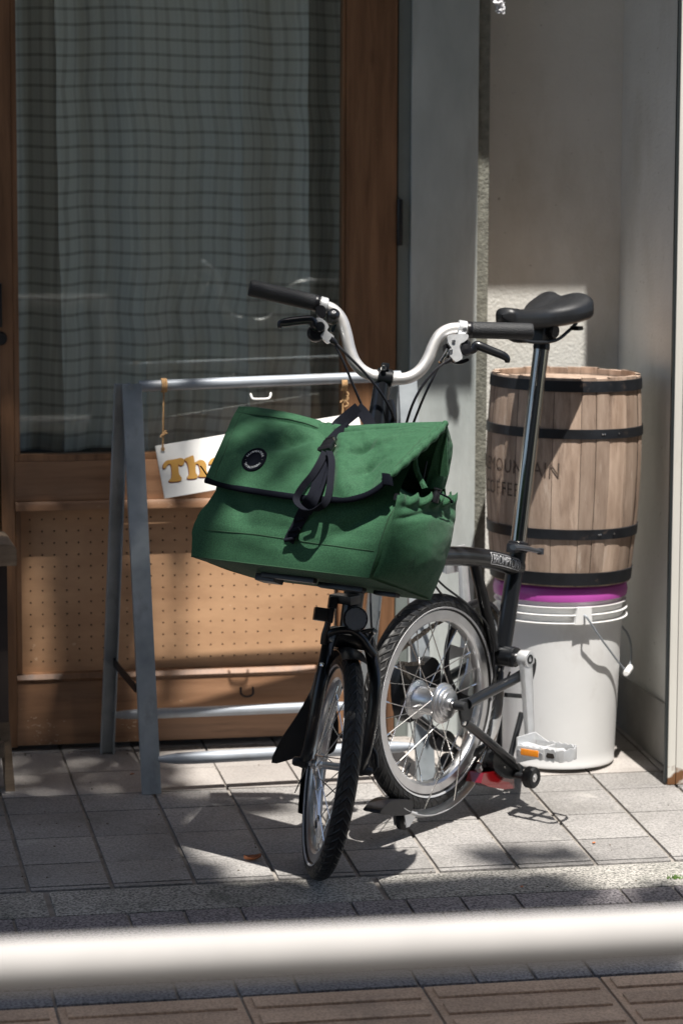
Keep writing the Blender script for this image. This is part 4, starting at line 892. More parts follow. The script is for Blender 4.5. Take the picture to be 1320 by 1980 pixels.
# name plate on the tube
cum=[0]
for a_,c_ in zip(mtp[:-1],mtp[1:]): cum.append(cum[-1]+np.linalg.norm(c_-a_))
def on_tube(sx_,ph,r_):
    k=min(len(cum)-2,max(0,np.searchsorted(cum,sx_)-1));t=(sx_-cum[k])/(cum[k+1]-cum[k]);P=lerp(mtp[k],mtp[k+1],t);T=nz(mtp[k+1]-mtp[k]);o=nz(e1-T*(e1@T));u_=np.cross(o,T)
    if u_[2]<0:u_=-u_
    return P+r_*(math.cos(ph)*o+math.sin(ph)*u_)
def s_at(px,py):
    P=FP(px,py);return cum[int(np.argmin([np.linalg.norm(P-q) for q in mtp]))]
s0,s1=s_at(936,1080),s_at(991,1096);
vs_,fs_=sliced(*text_mesh('BROMPTON',.0225,0,.92),.0012);mx=max(v[0] for v in vs_);b=MB();sc_=(s1-s0-.010)/mx
ph0=.14
b.add([on_tube(s0+.005+v[0]*sc_,ph0+(v[1]-.0078)*1.15/.019,.0192) for v in vs_],fs_);b.build('name_lettering',M['printg'],mf,smooth=False,recalc=False)
b=MB();pp=[]
for (u0,v0,u1,v1) in ((0,.62,1,.62),(1,.62,1,-.62),(1,-.62,0,-.62),(0,-.62,0,.62)):
    for k in range(12): t=k/12;pp.append((s0+(s1-s0)*(u0+(u1-u0)*t),ph0+v0+(v1-v0)*t))
pts=[on_tube(a_,p_,.0190) for a_,p_ in pp];b.tube(pts,.0007,6,closed=True);b.build('name_border',M['printg'],mf)
# ---- seat post, clamp and saddle
sp0=FP(1000,1062);sp1=FP(1046,672);b=MB();b.tube([sp0,sp1],.0156,28);spo=b.build('seat_post',M['chrome'],bike)
sd_=nz(sp1-sp0);b=MB();b.tube([sp1-sd_*.004,sp1+sd_*.002,sp1+sd_*.01],[.0162,.0168,.0155],24);b.build('post_cap',M['plastic'],spo)
b=MB();b.box(sp1+sd_*.03,(.05,.034,.036),(bb,e1,sd_),.006);b.cyl(sp1+sd_*.034-e1*.03,sp1+sd_*.034+e1*.03,.014,20,.002);b.build('saddle_clamp',M['plastic'],spo)
q=sp0+sd_*.006;b=MB();b.lathe([(.0172,-.012),(.0205,-.011),(.021,0),(.0205,.008),(.0165,.010)],q,sd_,30);b.box(q+e1*.004-bb*.022,(.022,.018,.018),(e1,bb,sd_),.003);qr=b.build('seat_clamp',M['plastic'],bike)
q1_=FP(991,1058,.024);q2_=FP(1044,1066,.03);b=MB();b.tube(sm([q1_,lerp(q1_,q2_,.4)+Z*.002,lerp(q1_,q2_,.8),q2_],5),[.008]*8+[.0068]*8,12,flat=.7,up=(0,0,1));b.lathe([(0,-.006),(.007,-.006),(.007,.006),(0,.006)],q2_,Z,16);b.build('quick_release_lever',mat('dark_alloy',(.09,.1,.115),.3,.7),qr)
# saddle
sa=FP(1038,624);Lx=.236
def sadf(u,v):
    # u along nose->tail 0..1 ; v around section 0..1
    hw=.0245+.002*math.sin(u*3)+.046*(1/(1+math.exp(-(u-.62)*13)));hw*=min(1,(max(1e-4,u)/.055)**.5);hw*=min(1,(max(1e-4,1-u)/.07)**.45)
    th=.036+.010*u;th*=min(1,(max(1e-4,u)/.05)**.55)*min(1,(max(1e-4,1-u)/.06)**.5)
    a=v*2*PI;x=math.cos(a);y=math.sin(a)
    lat=hw*(abs(x)**.92)*(1 if x>0 else -1)
    top=.013*(2*abs(u-.42))**2+ .008*(u>.5)*(u-.5)*2
    lobe=.009*max(0,(u-.55)/.45)*(1-math.exp(-((lat/hw if hw>1e-4 else 0)/.42)**2))
    notch=.024*max(0,(u-.85)/.15)*math.exp(-((lat)/.028)**2)
    if y>0: h=th*.46*(abs(y)**.8)+top+lobe*abs(y)-(.004*math.exp(-(lat/.012)**2)*(u>.2))
    else: h=-th*.60*(abs(y)**.6)*(1.0)+top*.6
    return sa+bb*((u-.52)*Lx-notch)+e1*lat+Z*(h+.012)
b=MB();b.grid(lambda u,v:sadf(u,v),44,40);sad=b.build('saddle',M['saddle'],bike,ang=60)
for sg_ in (1,-1):
    b=MB();b.tube(sm([sa-bb*.10+e1*.008*sg_-Z*.018,sa-bb*.05+e1*.018*sg_-Z*.034,sa+bb*.03+e1*.022*sg_-Z*.036,sa+bb*.075+e1*.026*sg_-Z*.018,sa+bb*.095+e1*.03*sg_-Z*.004],6),.0035,8);b.build('saddle_rail',M['blacksat'],sad)
b=MB();b.box(sa+bb*.088+e1*.035-Z*.014,(.02,.018,.008),(e1,bb,Z),.001);b.build('rail_socket',M['plastic'],sad)
# ---- crankset
cb0=bbc+e1*.058;ce=plane(1025,1450,cb0+e1*.012,e1)
def crank(p0,p1,sgn,name,m):
    d_=nz(p1-p0);Ln=np.linalg.norm(p1-p0);sd2=np.cross(d_,e1);b=MB();K=12;vs=[];fs=[]
    for i in range(K+1):
        t=i/K;w_=.0158*(1-t)+.0108*t;th=.009*(1-t)+.006*t;c_=p0+d_*Ln*t
        for k in range(12):
            a=2*PI*k/12;x=math.copysign(abs(math.cos(a))**.55,math.cos(a));y=math.copysign(abs(math.sin(a))**.55,math.sin(a));vs.append(c_+sd2*w_*x+e1*th*y)
    fs=[(i*12+k,i*12+(k+1)%12,(i+1)*12+(k+1)%12,(i+1)*12+k) for i in range(K) for k in range(12)]+[tuple(range(12)),tuple(K*12+k for k in range(12))]
    b.add(vs,fs);b.lathe([(0,-.011),(.0158,-.011),(.0165,-.008),(.0165,.008),(.0155,.0105),(.010,.0108),(0,.0108)],p0,e1*sgn,30);b.lathe([(0,-.006),(.0112,-.006),(.0115,.006),(0,.006)],p1,e1*sgn,24)
    o=b.build(name,m,bike)
    b=MB();b.lathe([(.0095,0),(.0095,.0012),(.0055,.0014),(.0055,-.001),(0,-.001)],p0+e1*sgn*.0106,e1*sgn,24);b.build('crank_bolt',M['blacksat'],o)
    return o
cL=crank(cb0,ce,1,'crank',M['alucast'])
cr0=bbc-e1*.080;crk=crank(cr0,cr0-(ce-cb0)*1.0,-1,'crank',M['alucast'])
# chainring (teeth and spider)
crc=bbc-e1*.064;b=MB();N_=50;rm=.0985;bvec=bb;vs=[];fs=[]
for i in range(N_*4):
    a=2*PI*i/(N_*4);r_=rm+(.0028 if i%4 in(1,2) else -.0022)
    for rr_ in (r_,.088):
        for h in (-.0012,.0012): vs.append(crc+e1*h+rr_*(math.cos(a)*bb+math.sin(a)*Z))
for i in range(N_*4):
    j=(i+1)%(N_*4);A_=i*4;B_=j*4
    fs+=[(A_,B_,B_+2,A_+2),(A_+1,A_+3,B_+3,B_+1),(A_,A_+1,B_+1,B_),(A_+2,B_+2,B_+3,A_+3)]
b.add(vs,fs);ring=b.build('chainring',mat('dark_chainring',(.12,.12,.12),.35,.9,.2,60),bike,ang=30)
for k in range(5):
    a=.5+k*2*PI/5;b=MB();d_=math.cos(a)*bb+math.sin(a)*Z;t_=np.cross(d_,e1)
    b.prism([(.0,-.016),(.045,-.008),(.091,-.017),(.0915,.017),(.045,.008),(.0,.016)],crc-e1*.0035,d_,t_,e1,.004);b.build('spider_arm',M['alucast'],ring)
b=MB();b.lathe([(.104,-.003),(.106,-.001),(.106,.004),(.104,.006),(.097,.006),(.097,.0045),(.103,.0035),(.103,-.001)],crc+e1*.002,e1,80);b.build('chain_guard',M['plastic'],ring)
# chain runs
def chain(pts,name='chain'):
    P=sm(pts,14);cumc=[0]
    for a_,c_ in zip(P[:-1],P[1:]): cumc.append(cumc[-1]+np.linalg.norm(c_-a_))
    b=MB();k=0;x=0
    while x<cumc[-1]:
        i=min(len(P)-2,max(0,np.searchsorted(cumc,x)-1));p=P[i]+(P[i+1]-P[i])*((x-cumc[i])/(cumc[i+1]-cumc[i]));T=nz(P[i+1]-P[i]);u_=np.cross(T,e1)
        for sg_ in (1,-1):
            b.box(p+e1*sg_*(.0028 if k%2 else .0019),(.0118,.001,.0072 if k%2 else .0062),(T,e1,u_),.0004)
        b.lathe([(0,-.0036),(.0038,-.0036),(.0038,.0036),(0,.0036)],p-T*.0063,e1,8);k+=1;x+=.0127
    return b.build(name,mat('oily_chain',(.2,.17,.14),.45,.85,.3,200) if 'oily_chain' not in bpy.data.materials else bpy.data.materials['oily_chain'],bike)
qc=lambda px,py,o=-.064:FP(px,py,o)
a0=R(75);chain([crc+.099*(math.cos(R(20))*bb+math.sin(R(20))*Z),crc+.099*(math.cos(R(60))*bb+math.sin(R(60))*Z),crc+.099*(math.cos(R(95))*bb+math.sin(R(95))*Z),qc(845,1205),qc(810,1230),qc(785,1248),qc(765,1262)])
chain([crc+.099*(math.cos(R(-90))*bb+math.sin(R(-90))*Z),qc(850,1345),qc(800,1320),qc(775,1285),qc(790,1284),qc(815,1282)])
b=MB();P=[FP(x,y,-.105) for x,y in ((758,1290),(800,1282),(818,1268),(832,1282),(832,1310),(800,1330),(795,1370),(775,1395),(758,1370))];cc=sum(P)/len(P);b.prism([((p-cc)@bb,(p-cc)@Z) for p in sm(P,3,True)],cc,bb,Z,e1,.022);b.build('chain_tensioner',M['plastic'],bike)
b=MB();P=[FP(x,y,-.095) for x,y in ((828,1428),(850,1410),(866,1425),(862,1448),(838,1450))];cc=sum(P)/len(P);b.prism([((p-cc)@bb,(p-cc)@Z) for p in sm(P,3,True)],cc,bb,Z,e1,.018);b.build('tensioner_jockey',M['plastic'],bike)
# ---- pedal
def pedal(pc_,out,fwd,name='pedal'):
    up=np.cross(out,fwd);up=up if up[2]>0 else -up
    def T(x,y,z): return pc_+out*x+fwd*y+up*z
    b=MB()
    # long side plates with toothed edges, fwd=+ faces the street
    for sg_ in (1,-1):
        pts=[(.004,-.011)]
        xs=np.linspace(.006,.088,12)
        top=[(x_,.0105+(.0028 if k%2 else 0)) for k,x_ in enumerate(xs)];bot=[(x_,-.0105-(.0028 if k%2 else 0)) for k,x_ in enumerate(xs)]
        poly=top+[(.094,.006),(.094,-.006)]+bot[::-1]
        b.prism(poly,T(0,sg_*.03,0),out,up,fwd*sg_,.003)
    # rounded outer end, built of short plates
    prev=None
    for k in range(9):
        a=-PI/2+PI*k/8;p=(.093+.016*math.cos(a),.0315*math.sin(a))
        if prev is not None:
            P0=T(*prev,0);P1=T(*p,0);d_=nz(P1-P0);b.box((P0+P1)/2,(np.linalg.norm(P1-P0)+.001,.003,.021+(.004 if k%2 else 0)),(d_,np.cross(d_,up),up),.0008)
        prev=p
    b.box(T(.003,0,0),(.004,.064,.052),(out,fwd,up),.0012)
    b.prism([(0,0),(.045,0),(0,.0145)],T(.005,.030,-.0105),out,-up,fwd,.0025);b.prism([(0,0),(.045,0),(0,.0145)],T(.005,-.032,-.0105),out,-up,fwd,.0025)
    b.prism([(0,0),(.03,0),(.0,.0145)],T(.005,-.032,.0105),out,up,fwd,.0025)
    b.box(T(.05,.0,0),(.004,.058,.018),(out,fwd,up),.001)
    o=b.build(name,M['alucast'],bike,ang=30)
    b=MB();b.lathe([(0,-.006),(.0105,-.006),(.0115,.004),(.0105,.02),(.0085,.03),(.0085,.075),(.0105,.088),(.006,.096),(0,.096)],T(0,0,0),out,24);b.build('axle_barrel',M['alucast'],o)
    b=MB();b.box(T(.036,.0345,.0),(.062,.004,.0215),(out,fwd,up),.0016);hs_=b.build('reflector_housing',M['alucast'],o)
    b=MB();b.box(T(.036,.0368,.0),(.040,.003,.0125),(out,fwd,up),.0008);b.build('amber_reflector',M['orange'],hs_)
    for x_ in (.0105,.0615):
        b=MB();b.lathe([(0,0),(.0036,0),(.0036,.0018),(.0015,.002),(.0015,.001),(0,.001)],T(x_,.0365,0),fwd,14);b.build('screw',M['alu'],hs_)
    b=MB();b.prism([(-.010,-.003),(-.007,.0045),(.007,.0045),(.010,-.003),(.006,-.0055),(-.006,-.0055)],T(.081,.0331,0),out,up,fwd,.0006);b.build('slot',M['darkvoid'],o)
    return o
pdir=nz(e1+bb*.0);pfw=-bb
pedal(plane(1014,1445,ce+e1*.014,e1),pdir,pfw)
pr0=cr0-(ce-cb0)-e1*.014;pedal(pr0,-e1,-bb)
# ---- rear triangle, tucked under
def stay(pts,r,off,name='stay',m='black'):
    P=sm([SP(x,y,off) for x,y in pts],6);b=MB();b.tube(P,r,18);o=b.build(name,M[m],bike);
    P2=[p-e1*2*off for p in P];b=MB();b.tube(P2,r,18);b.build(name,M[m],bike);return o
stay([(903,1361),(930,1346),(965,1328),(990,1315),(1012,1302)],.0105,.066)
stay([(898,1397),(925,1418),(960,1448),(990,1474),(1004,1488)],.009,.062)
b=MB();P=[SP(x,y,.062) for x,y in ((886,1354),(905,1350),(913,1358),(909,1372),(903,1395),(897,1403),(889,1394),(885,1372))];cc=sum(P)/len(P);b.prism([((p-cc)@bb,(p-cc)@Z) for p in sm(P,3,True)],cc,bb,Z,e1,.006);dp=b.build('dropout',M['blacksat'],bike)
b=MB();b.cyl(c2+e1*.056,c2+e1*.082,.009,20,.0015);b.build('axle_cap',M['blacksat'],dp)
b=MB();b.lathe([(0,0),(.0048,0),(.0042,.003),(0,.0035)],SP(896,1398,.070),e1,12);b.build('stay_bolt',M['steel'],dp)
b=MB();b.cyl(SP(1001,1487,.066),SP(1001,1487,-.066),.011,18,.002);b.build('rear_crosspiece',M['blacksat'],bike)
# rear mudguard: thin silver blade hugging the underside of the tyre
def ang2(px,py): p=SP(px,py)-c2;return math.atan2(p@bb,p@Z)
axm=e1;fwd_=np.cross(axm,Z)
def angm(px,py): p=SP(px,py,.02)-c2;return math.atan2(p@fwd_,p@Z)
aa=angm(783,1552);ab=angm(985,1325)
if abs(aa-ab)>PI or True:
    a_s,a_e=sorted((aa,ab));
    mid=(a_s+a_e)/2;midp=c2+.22*(math.cos(mid)*Z+math.sin(mid)*fwd_)
    if midp[2]>c2[2]-.02: a_s,a_e=a_e,a_s+2*PI
b=arc(c2,axm,Z,.2245,.044,a_s,a_e,60,crown=.006);rmg=b.build('rear_mudguard',M['alucast'],bike)
for x0,y0,x1,y1 in ((896,1396,819,1565),(899,1399,877,1547)):
    b=MB();b.tube([SP(x0,y0,.06),SP(x1,y1,.024)],.0015,6);b.build('mudguard_stay',M['steel'],rmg)
P=sm([SP(x,y,.0) for x,y in ((779,1546),(760,1543),(738,1546),(722,1560),(718,1570),(745,1574),(770,1572),(778,1566))],4,True);cc=sum(P)/len(P);b=MB()
b.prism([((p-cc)@bb,(p-cc)@Z) for p in P],cc-e1*.018,bb,Z,e1,.04);b.build('rear_flap',M['plastic'],rmg,ang=50)
P=[SP(x,y,.012) for x,y in ((779,1563),(806,1571),(790,1598),(784,1600))];cc=sum(P)/len(P);b=MB();b.prism([((p-cc)@bb,(p-cc)@Z) for p in P],cc,bb,Z,e1,.002);b.prism([((p-cc)@bb,(p-cc)@Z) for p in P],cc-e1*.028,bb,Z,e1,.002);rbk=b.build('roller_bracket',M['alucast'],bike)
def roller(q,r_,w_,name='roller'):
    b=MB();b.lathe([(.4*r_,-w_),(r_-.003,-w_),(r_,-w_+.003),(r_,w_-.003),(r_-.003,w_),(.42*r_,w_)],q,e1,28);o=b.build(name,M['rubber'],bike)
    b=MB();b.lathe([(0,-w_*.9),(.4*r_,-w_*.9),(.4*r_,w_*.9),(.22*r_,w_*.9),(.2*r_,w_*1.05),(0,w_*1.05)],q,e1,20);b.build('roller_hub',M['alu'],o)
    return o
roller(SP(779,1587,-.002),.0175,.008)
q=plane(1027,1503,c2+e1*.115+bb*.0,e1);q=near_=q
roller(SP(1026,1503,.10),.0215,.010)
roller(SP(1026,1503,.10)-e1*.2,.0215,.010)
b=MB();qq=SP(1026,1503,.10);b.cyl(qq-e1*.21,qq-e1*.006,.006,12);b.build('roller_axle',M['blacksat'],bike)
P=[SP(x,y,.05) for x,y in ((952,1448),(985,1462),(1003,1490),(1010,1500),(985,1505),(960,1500),(945,1480))];cc=sum(P)/len(P);b=MB();b.prism([((p-cc)@bb,(p-cc)@Z) for p in sm(P,3,True)],cc-e1*.02,bb,Z,e1,.03);b.build('suspension_bracket',M['blacksat'],bike)
# rear brake
b=MB();b.tube(sm([SP(918,1462,.03),SP(925,1448,.035),SP(945,1440,.04),SP(962,1452,.04),SP(958,1470,.04),SP(935,1480,.04)],5),.0055,10);rb=b.build('rear_brake',M['blacksat'],bike)
b=MB();b.tube([SP(926,1476,.05),SP(933,1462,.05),SP(940,1444,.05)],[.005,.0035,.0028],10);b.build('brake_pin',M['chrome'],rb)
b=MB();b.lathe([(0,-.004),(.0065,-.004),(.007,.004),(.003,.005),(0,.005)],SP(935,1500,.05),e1,16);b.build('brake_nut',M['chrome'],rb)
b=MB();b.tube([SP(952,1474,.05),SP(961,1487,.05)],.0022,8);b.build('adjuster',M['chrome'],rb)
P=[SP(x,y,.04) for x,y in ((920,1493),(948,1487),(968,1490),(978,1500),(980,1522),(960,1524),(930,1519),(915,1512))];cc=sum(P)/len(P);b=MB();b.prism([((p-cc)@bb,(p-cc)@Z) for p in P],cc-e1*.018,bb,Z,e1,.036);b.build('rear_reflector',M['red'],bike,ang=30)
b=MB();b.lathe([(0,-.003),(.005,-.003),(.006,.003),(0,.004)],SP(972,1484,.055),Z,14);b.build('reflector_nut',M['steel'],bike)
# rack bars seen behind the wheel
for P_,r_ in (((SP(963,1318,-.02),SP(965,1380,-.02),SP(965,1455,-.02)),.0058),((SP(1008,1378,-.0),SP(997,1420,-.0),SP(984,1472,-.0)),.006),((SP(968,1300,-.03),SP(966,1330,-.02)),.006)):
    b=MB();b.tube(list(P_),r_,12);b.build('rack_bar',M['blacksat'],bike)
b=MB();b.box((SP(970,1343,-.02)+SP(1010,1346,-.02))/2,(.055,.012,.009),(nz(SP(1010,1346,-.02)-SP(970,1343,-.02)),e1,Z),.002);b.build('rack_bridge',M['blacksat'],bike)
# latch plate beside the crank, with a hole
b=MB();P=[(1020,1275),(1029,1270),(1036,1277),(1034,1300),(1024,1330),(1015,1335),(1012,1310),(1016,1288)];P=sm([FP(x,y,.03) for x,y in P],3,True);K=len(P);hc=FP(1026,1302,.03);hol=[]
for i in range(K):
    a=math.atan2((P[i]-hc)@Z,(P[i]-hc)@bb);hol.append(hc+bb*.0062*math.cos(a)+Z*.0115*math.sin(a))
vs=P+hol+[p-e1*.005 for p in P]+[p-e1*.005 for p in hol];fs=[]
for i in range(K):
    j=(i+1)%K;fs+=[(i,j,K+j,K+i),(2*K+i,3*K+i,3*K+j,2*K+j),(i,2*K+i,2*K+j,j),(K+i,K+j,3*K+j,3*K+i)]
b.add(vs,fs);lp=b.build('latch_plate',M['blacksat'],bike,ang=40)
b=MB();b.lathe([(0,0),(.004,0),(.0045,.002),(0,.003)],FP(1029,1279,.031),e1,14);b.build('latch_bolt',M['alu'],lp)
cable([FP(835,1110,-.02),FP(860,1135,-.01),FP(905,1170,.0),FP(945,1215,.005),FP(955,1290,.01),FP(950,1330,.0)],.0022)
cable([FP(833,1122,-.02),FP(850,1145,-.01),FP(885,1190,-.03),FP(868,1250,-.05),FP(862,1330,-.05)],.0022)
cable([FP(985,1300,.02),FP(975,1318,.03),FP(955,1325,.02)],.0022)
# ================================================================== GREEN ROLL-TOP BAG
lb=R(19);g3=nz(bb*math.sin(lb)+Z*math.cos(lb));g2=nz(bb*math.cos(lb)-Z*math.sin(lb));Ob=plane(716,1118,bb*-.125,bb);KA,KD=1.05,.915
def BL(a,d,h): return Ob+e1*a*KA+g2*d*KD+g3*h
def BP(px,py,d): return plane(px,py,Ob+g2*d*KD,g2)
def BA(px,py,d): P=BP(px,py,d)-Ob;return P@e1,P@g3
bag=thing('roll_top_bag','green roll top bag with round black badge mounted on the front of the bicycle','bag',tuple(BL(-.18,.1,0)))
def I(x,xs,ys):
    # smooth monotone interpolation
    return float(np.interp(x,xs,ys))
HS=[0,.03,.06,.10,.14,.18,.22,.26,.292]
aLs=[-.389,-.392,-.391,-.384,-.374,-.374,-.380,-.384,-.388]
aRs=[-.002,.004,.008,.012,.014,.010,.008,.016,.030]
dFs=[.000,-.005,-.008,-.001,.010,.026,.048,.068,.086]
dBs=[.212,.213,.210,.203,.192,.176,.152,.126,.102]
def fbm(p,o=3):
    v=0;a=1;f=1
    for i in range(o): v+=a*noise.noise(Vector((p[0]*f,p[1]*f,p[2]*f)));a*=.5;f*=2.1
    return v
def ss(a,b_,x): t=min(1,max(0,(x-a)/(b_-a)));return t*t*(3-2*t)
def body(u,v):
    h=v*.278;aL,aR,dF,dB=I(h,HS,aLs),I(h,HS,aRs),I(h,HS,dFs),I(h,HS,dBs)
    ca,cd=(aL+aR)/2,(dF+dB)/2;ra,rd_=(aR-aL)/2,(dB-dF)/2
    t=2*PI*u;ex=.16+.1*v
    x=math.copysign(abs(math.cos(t))**ex,math.cos(t));y=math.copysign(abs(math.sin(t))**ex,math.sin(t))
    if abs(x)<abs(y)*1.0: x=x
    # arclength-friendly square mapping
    tt=(u*4)%4;k=int(tt);f=tt-k
    if k==0: x,y=1,-1+2*f
    elif k==1: x,y=1-2*f,1
    elif k==2: x,y=-1,1-2*f
    else: x,y=-1+2*f,-1
    rr=.93+.07*(1-max(0,(abs(x)*abs(y)))**10) ; cr_=1-.012*(abs(x*y))**14
    a=ca+ra*x*cr_;d=cd+rd_*y*cr_
    # bulges and creases
    fr=1-abs(x)**3;sd=1-abs(y)**3
    if y<-.98: 
        d-=.007*fr*math.sin(PI*min(1,h/.2))+.006*fbm((a*7,h*11,1.5))*ss(0,.05,h)+.012*math.exp(-((a+.345-h*.2)/.03)**2)*-1*ss(.06,.12,h)*0
        d-=.010*math.exp(-((h-.105-.10*(a+.2)**2*0-.10*abs(a+.2))/.022)**2)*fr*.55
        d+=.010*math.exp(-((h-.065)/.012)**2)*fr*.22
        d+=.012*ss(.03,.11,h)*math.exp(-((a+.30+ (h-.1)*.8)/.03)**2)*ss(.17,.10,h)
        d+=.009*math.exp(-(((a+.04)-(h-.1)*1.2)/.022)**2)*ss(.02,.09,h)
    if x>.98:
        a+=.014*sd*math.sin(PI*min(1,h/.17))+.004*fbm((d*16,h*14,4))
        if h>.15: a-=.085*ss(.15,.20,h)*sd*ss(.30,.25,h)
    if x<-.98:
        a-=.004*sd+.006*fbm((d*12,h*16,9))-.012*math.exp(-((h-.112)/.018)**2)
    h2=h+.006*fbm((a*6,d*6,2))*v*(1-v)
    # belly of the base
    h2-=.012*(1-v)**6*(1-abs(x)**2)*(1-abs(y)**2)
    return BL(a,d,h2)
b=MB();b.grid(body,232,72)
o0=len(b.v)
def base(u,v):
    a=-.386+.383*u;d=.002+.208*v;return BL(a,d,-.003*math.sin(PI*u)*math.sin(PI*v)-.004*fbm((a*9,d*9,6))*math.sin(PI*u)*math.sin(PI*v))
b.grid(base,40,20);body_o=b.build('body',M['green'],bag,ang=55,recalc=False)
# seams (piping cord along edges and across the front)
def surf_front(a,h):
    # sample body front by brute force
    aL,aR=I(h,HS,aLs),I(h,HS,aRs);x=(a-(aL+aR)/2)/((aR-aL)/2);u=(3+(x+1)/2)/4;return body(min(.9999,max(.7501,u)),h/.278)
def seam(fn,n_,r_=.0011,name='seam'):
    b=MB();b.tube([fn(i/n_) for i in range(n_+1)],r_,6);return b.build(name,M['greenin'],bag)
seam(lambda t:surf_front(-.362+.362*t,.049+.010*math.sin(PI*t)*0+.002*math.sin(5*t))-g2*.0002,60,.0009)
seam(lambda t:body(.0001 if t>=0 else 0,t*.56)-g2*.0004+e1*.0002,40,.0012)
seam(lambda t:body(.2499*t,.0)+g3*.0006+e1*.0002,30,.0014)
seam(lambda t:body(.7501+.2498*t,.0)-g2*.0002,50,.0011)
# side pocket
def pocket(u,v):
    ht=.150+.046*u;h=.004+(ht-.004)*v;d=.004+.196*u
    bul=math.sin(PI*min(1,max(0,u)))**.6
    a=I(h,HS,aRs)+.003+.029*bul*math.sin(PI*min(1,(v**.75*.93+.02)))**.8+.0022*fbm((u*2.5,v*3,3))
    pk=ss(.80,.96,v);a+=pk*(.009*bul+.0055*math.sin(u*2*PI*5.5+1.2*v)*bul)-.016*math.exp(-((v-.86)/.05)**2)*bul*.5
    a-=.010*math.exp(-(((v-.70)-.25*math.cos(PI*u)**2*0-.10*math.sin(PI*u))/.035)**2)*bul*.8
    h+=pk*.006*math.sin(u*2*PI*5.5)*bul
    return BL(a,d,h)
b=MB();b.grid(pocket,72,60,thick=.0016);b.build('side_pocket',M['green'],bag,ang=60)
# flap (roll-top folded forward)
def poly(pts):
    A=[BP(x,y,d) for x,y,d in pts];A=[np.array([(p-Ob)@e1/KA,(p-Ob)@g2/KD,(p-Ob)@g3]) for p in A];return sm(A,12)
def samp(P,t):
    x=t*(len(P)-1);k=min(len(P)-2,int(x));return P[k]*(1-(x-k))+P[k+1]*(x-k)
T_=poly([(463,787,.090),(500,790,.090),(560,800,.091),(620,815,.090),(668,824,.088),(720,822,.090),(790,819,.091),(862,817,.092)])
B_=poly([(398,927,-.012),(450,941,-.020),(520,953,-.028),(600,963,-.030),(665,965,-.028),(700,959,-.026),(728,945,-.024),(748,926,-.022)])
L_=poly([(463,787,.090),(448,815,.064),(430,857,.026),(398,927,-.012)])
R_=poly([(862,817,.092),(845,838,.066),(812,868,.034),(780,897,.002),(748,926,-.022)])
def flap(u,v):
    if v<0:
        t=-v;p=samp(T_,u).copy();p[1]+=.05*t;p[2]-=.11*t;p[0]*=1;return BL(*p)
    P=(1-v)*samp(T_,u)+v*samp(B_,u)+(1-u)*samp(L_,v)+u*samp(R_,v)-((1-u)*(1-v)*T_[0]+u*(1-v)*T_[-1]+(1-u)*v*B_[0]+u*v*B_[-1])
    P=P.copy();e=math.sin(PI*u)**.5*math.sin(PI*v)**.6
    q=0
    q+=.010*math.sin(PI*v)*math.sin(PI*u)                       # soft belly
    q-=.0125*math.exp(-((u-.47-.06*(v-.4))/.045)**2)*e           # strap pulls the cloth in
    q-=.011*math.exp(-(((u-.30)*.8+(v-.52)*.55)/.05)**2-((u-.30-(v-.5)*.9)/.22)**2)*e*1.1
    q-=.009*math.exp(-(((v-.50)+(u-.62)*.55)/.055)**2-((u-.66)/.13)**2)*e
    q-=.008*math.exp(-(((v-.72)+(u-.7)*.9)/.05)**2-((u-.70)/.1)**2)*e
    q+=.007*math.exp(-(((v-.34)-(u-.80)*-1.5)/.06)**2-((u-.80)/.12)**2)*e
    q-=.006*math.exp(-((v-.16-.05*math.sin(5*u))/.03)**2)*e*ss(.0,.2,u)*ss(1.,.8,u)
    q+=.0055*fbm((u*5,v*3,12))*e+.0009*fbm((u*14,v*9,5))*e
    q+=.008*math.sin(u*2*PI*2.2+.7)*v*v*e
    q*=1.9;P[1]-=q*.8;P[2]+=q*.35
    return BL(*P)
b=MB();b.grid(lambda u,v:flap(u,-.8+1.8*v),150,110,thick=-.0022);fl_=b.build('flap',M['green'],bag,ang=60)
# rolled right-hand edge of the flap
b=MB();K=50;pts=[flap(1,i/K)+e1*.000 for i in range(K+1)];b.tube(pts,[.0045+.003*math.sin(PI*i/K)+.0012*math.sin(i*.9) for i in range(K+1)],12);b.build('rolled_edge',M['green'],fl_,ang=70)
seam(lambda t:flap(.955,.04+t*.94)-g2*.0024,40,.0008);seam(lambda t:flap(.06,.04+t*.92)-g2*.0024,40,.0008);seam(lambda t:flap(.03+.92*t,.165)-g2*.0026,70,.0008)
b=MB();K=90;b.tube([flap(i/K,1)-g3*.001 for i in range(K+1)],.0058,12,flat=.55,up=tuple(g2));b.build('edge_binding',M['binding'],fl_)
b=MB();p=flap(1,.985);b.box(p-g3*.002,(.016,.012,.022),(e1,g2,nz(g3-e1*.4)),.003);b.build('binding_tab',M['binding'],fl_)
b=MB();b.tube([flap(0,.97)+e1*.004,BP(393,908,-.01),BP(388,901,-.012)],.0013,8);b.build('elastic_end',M['binding'],fl_)
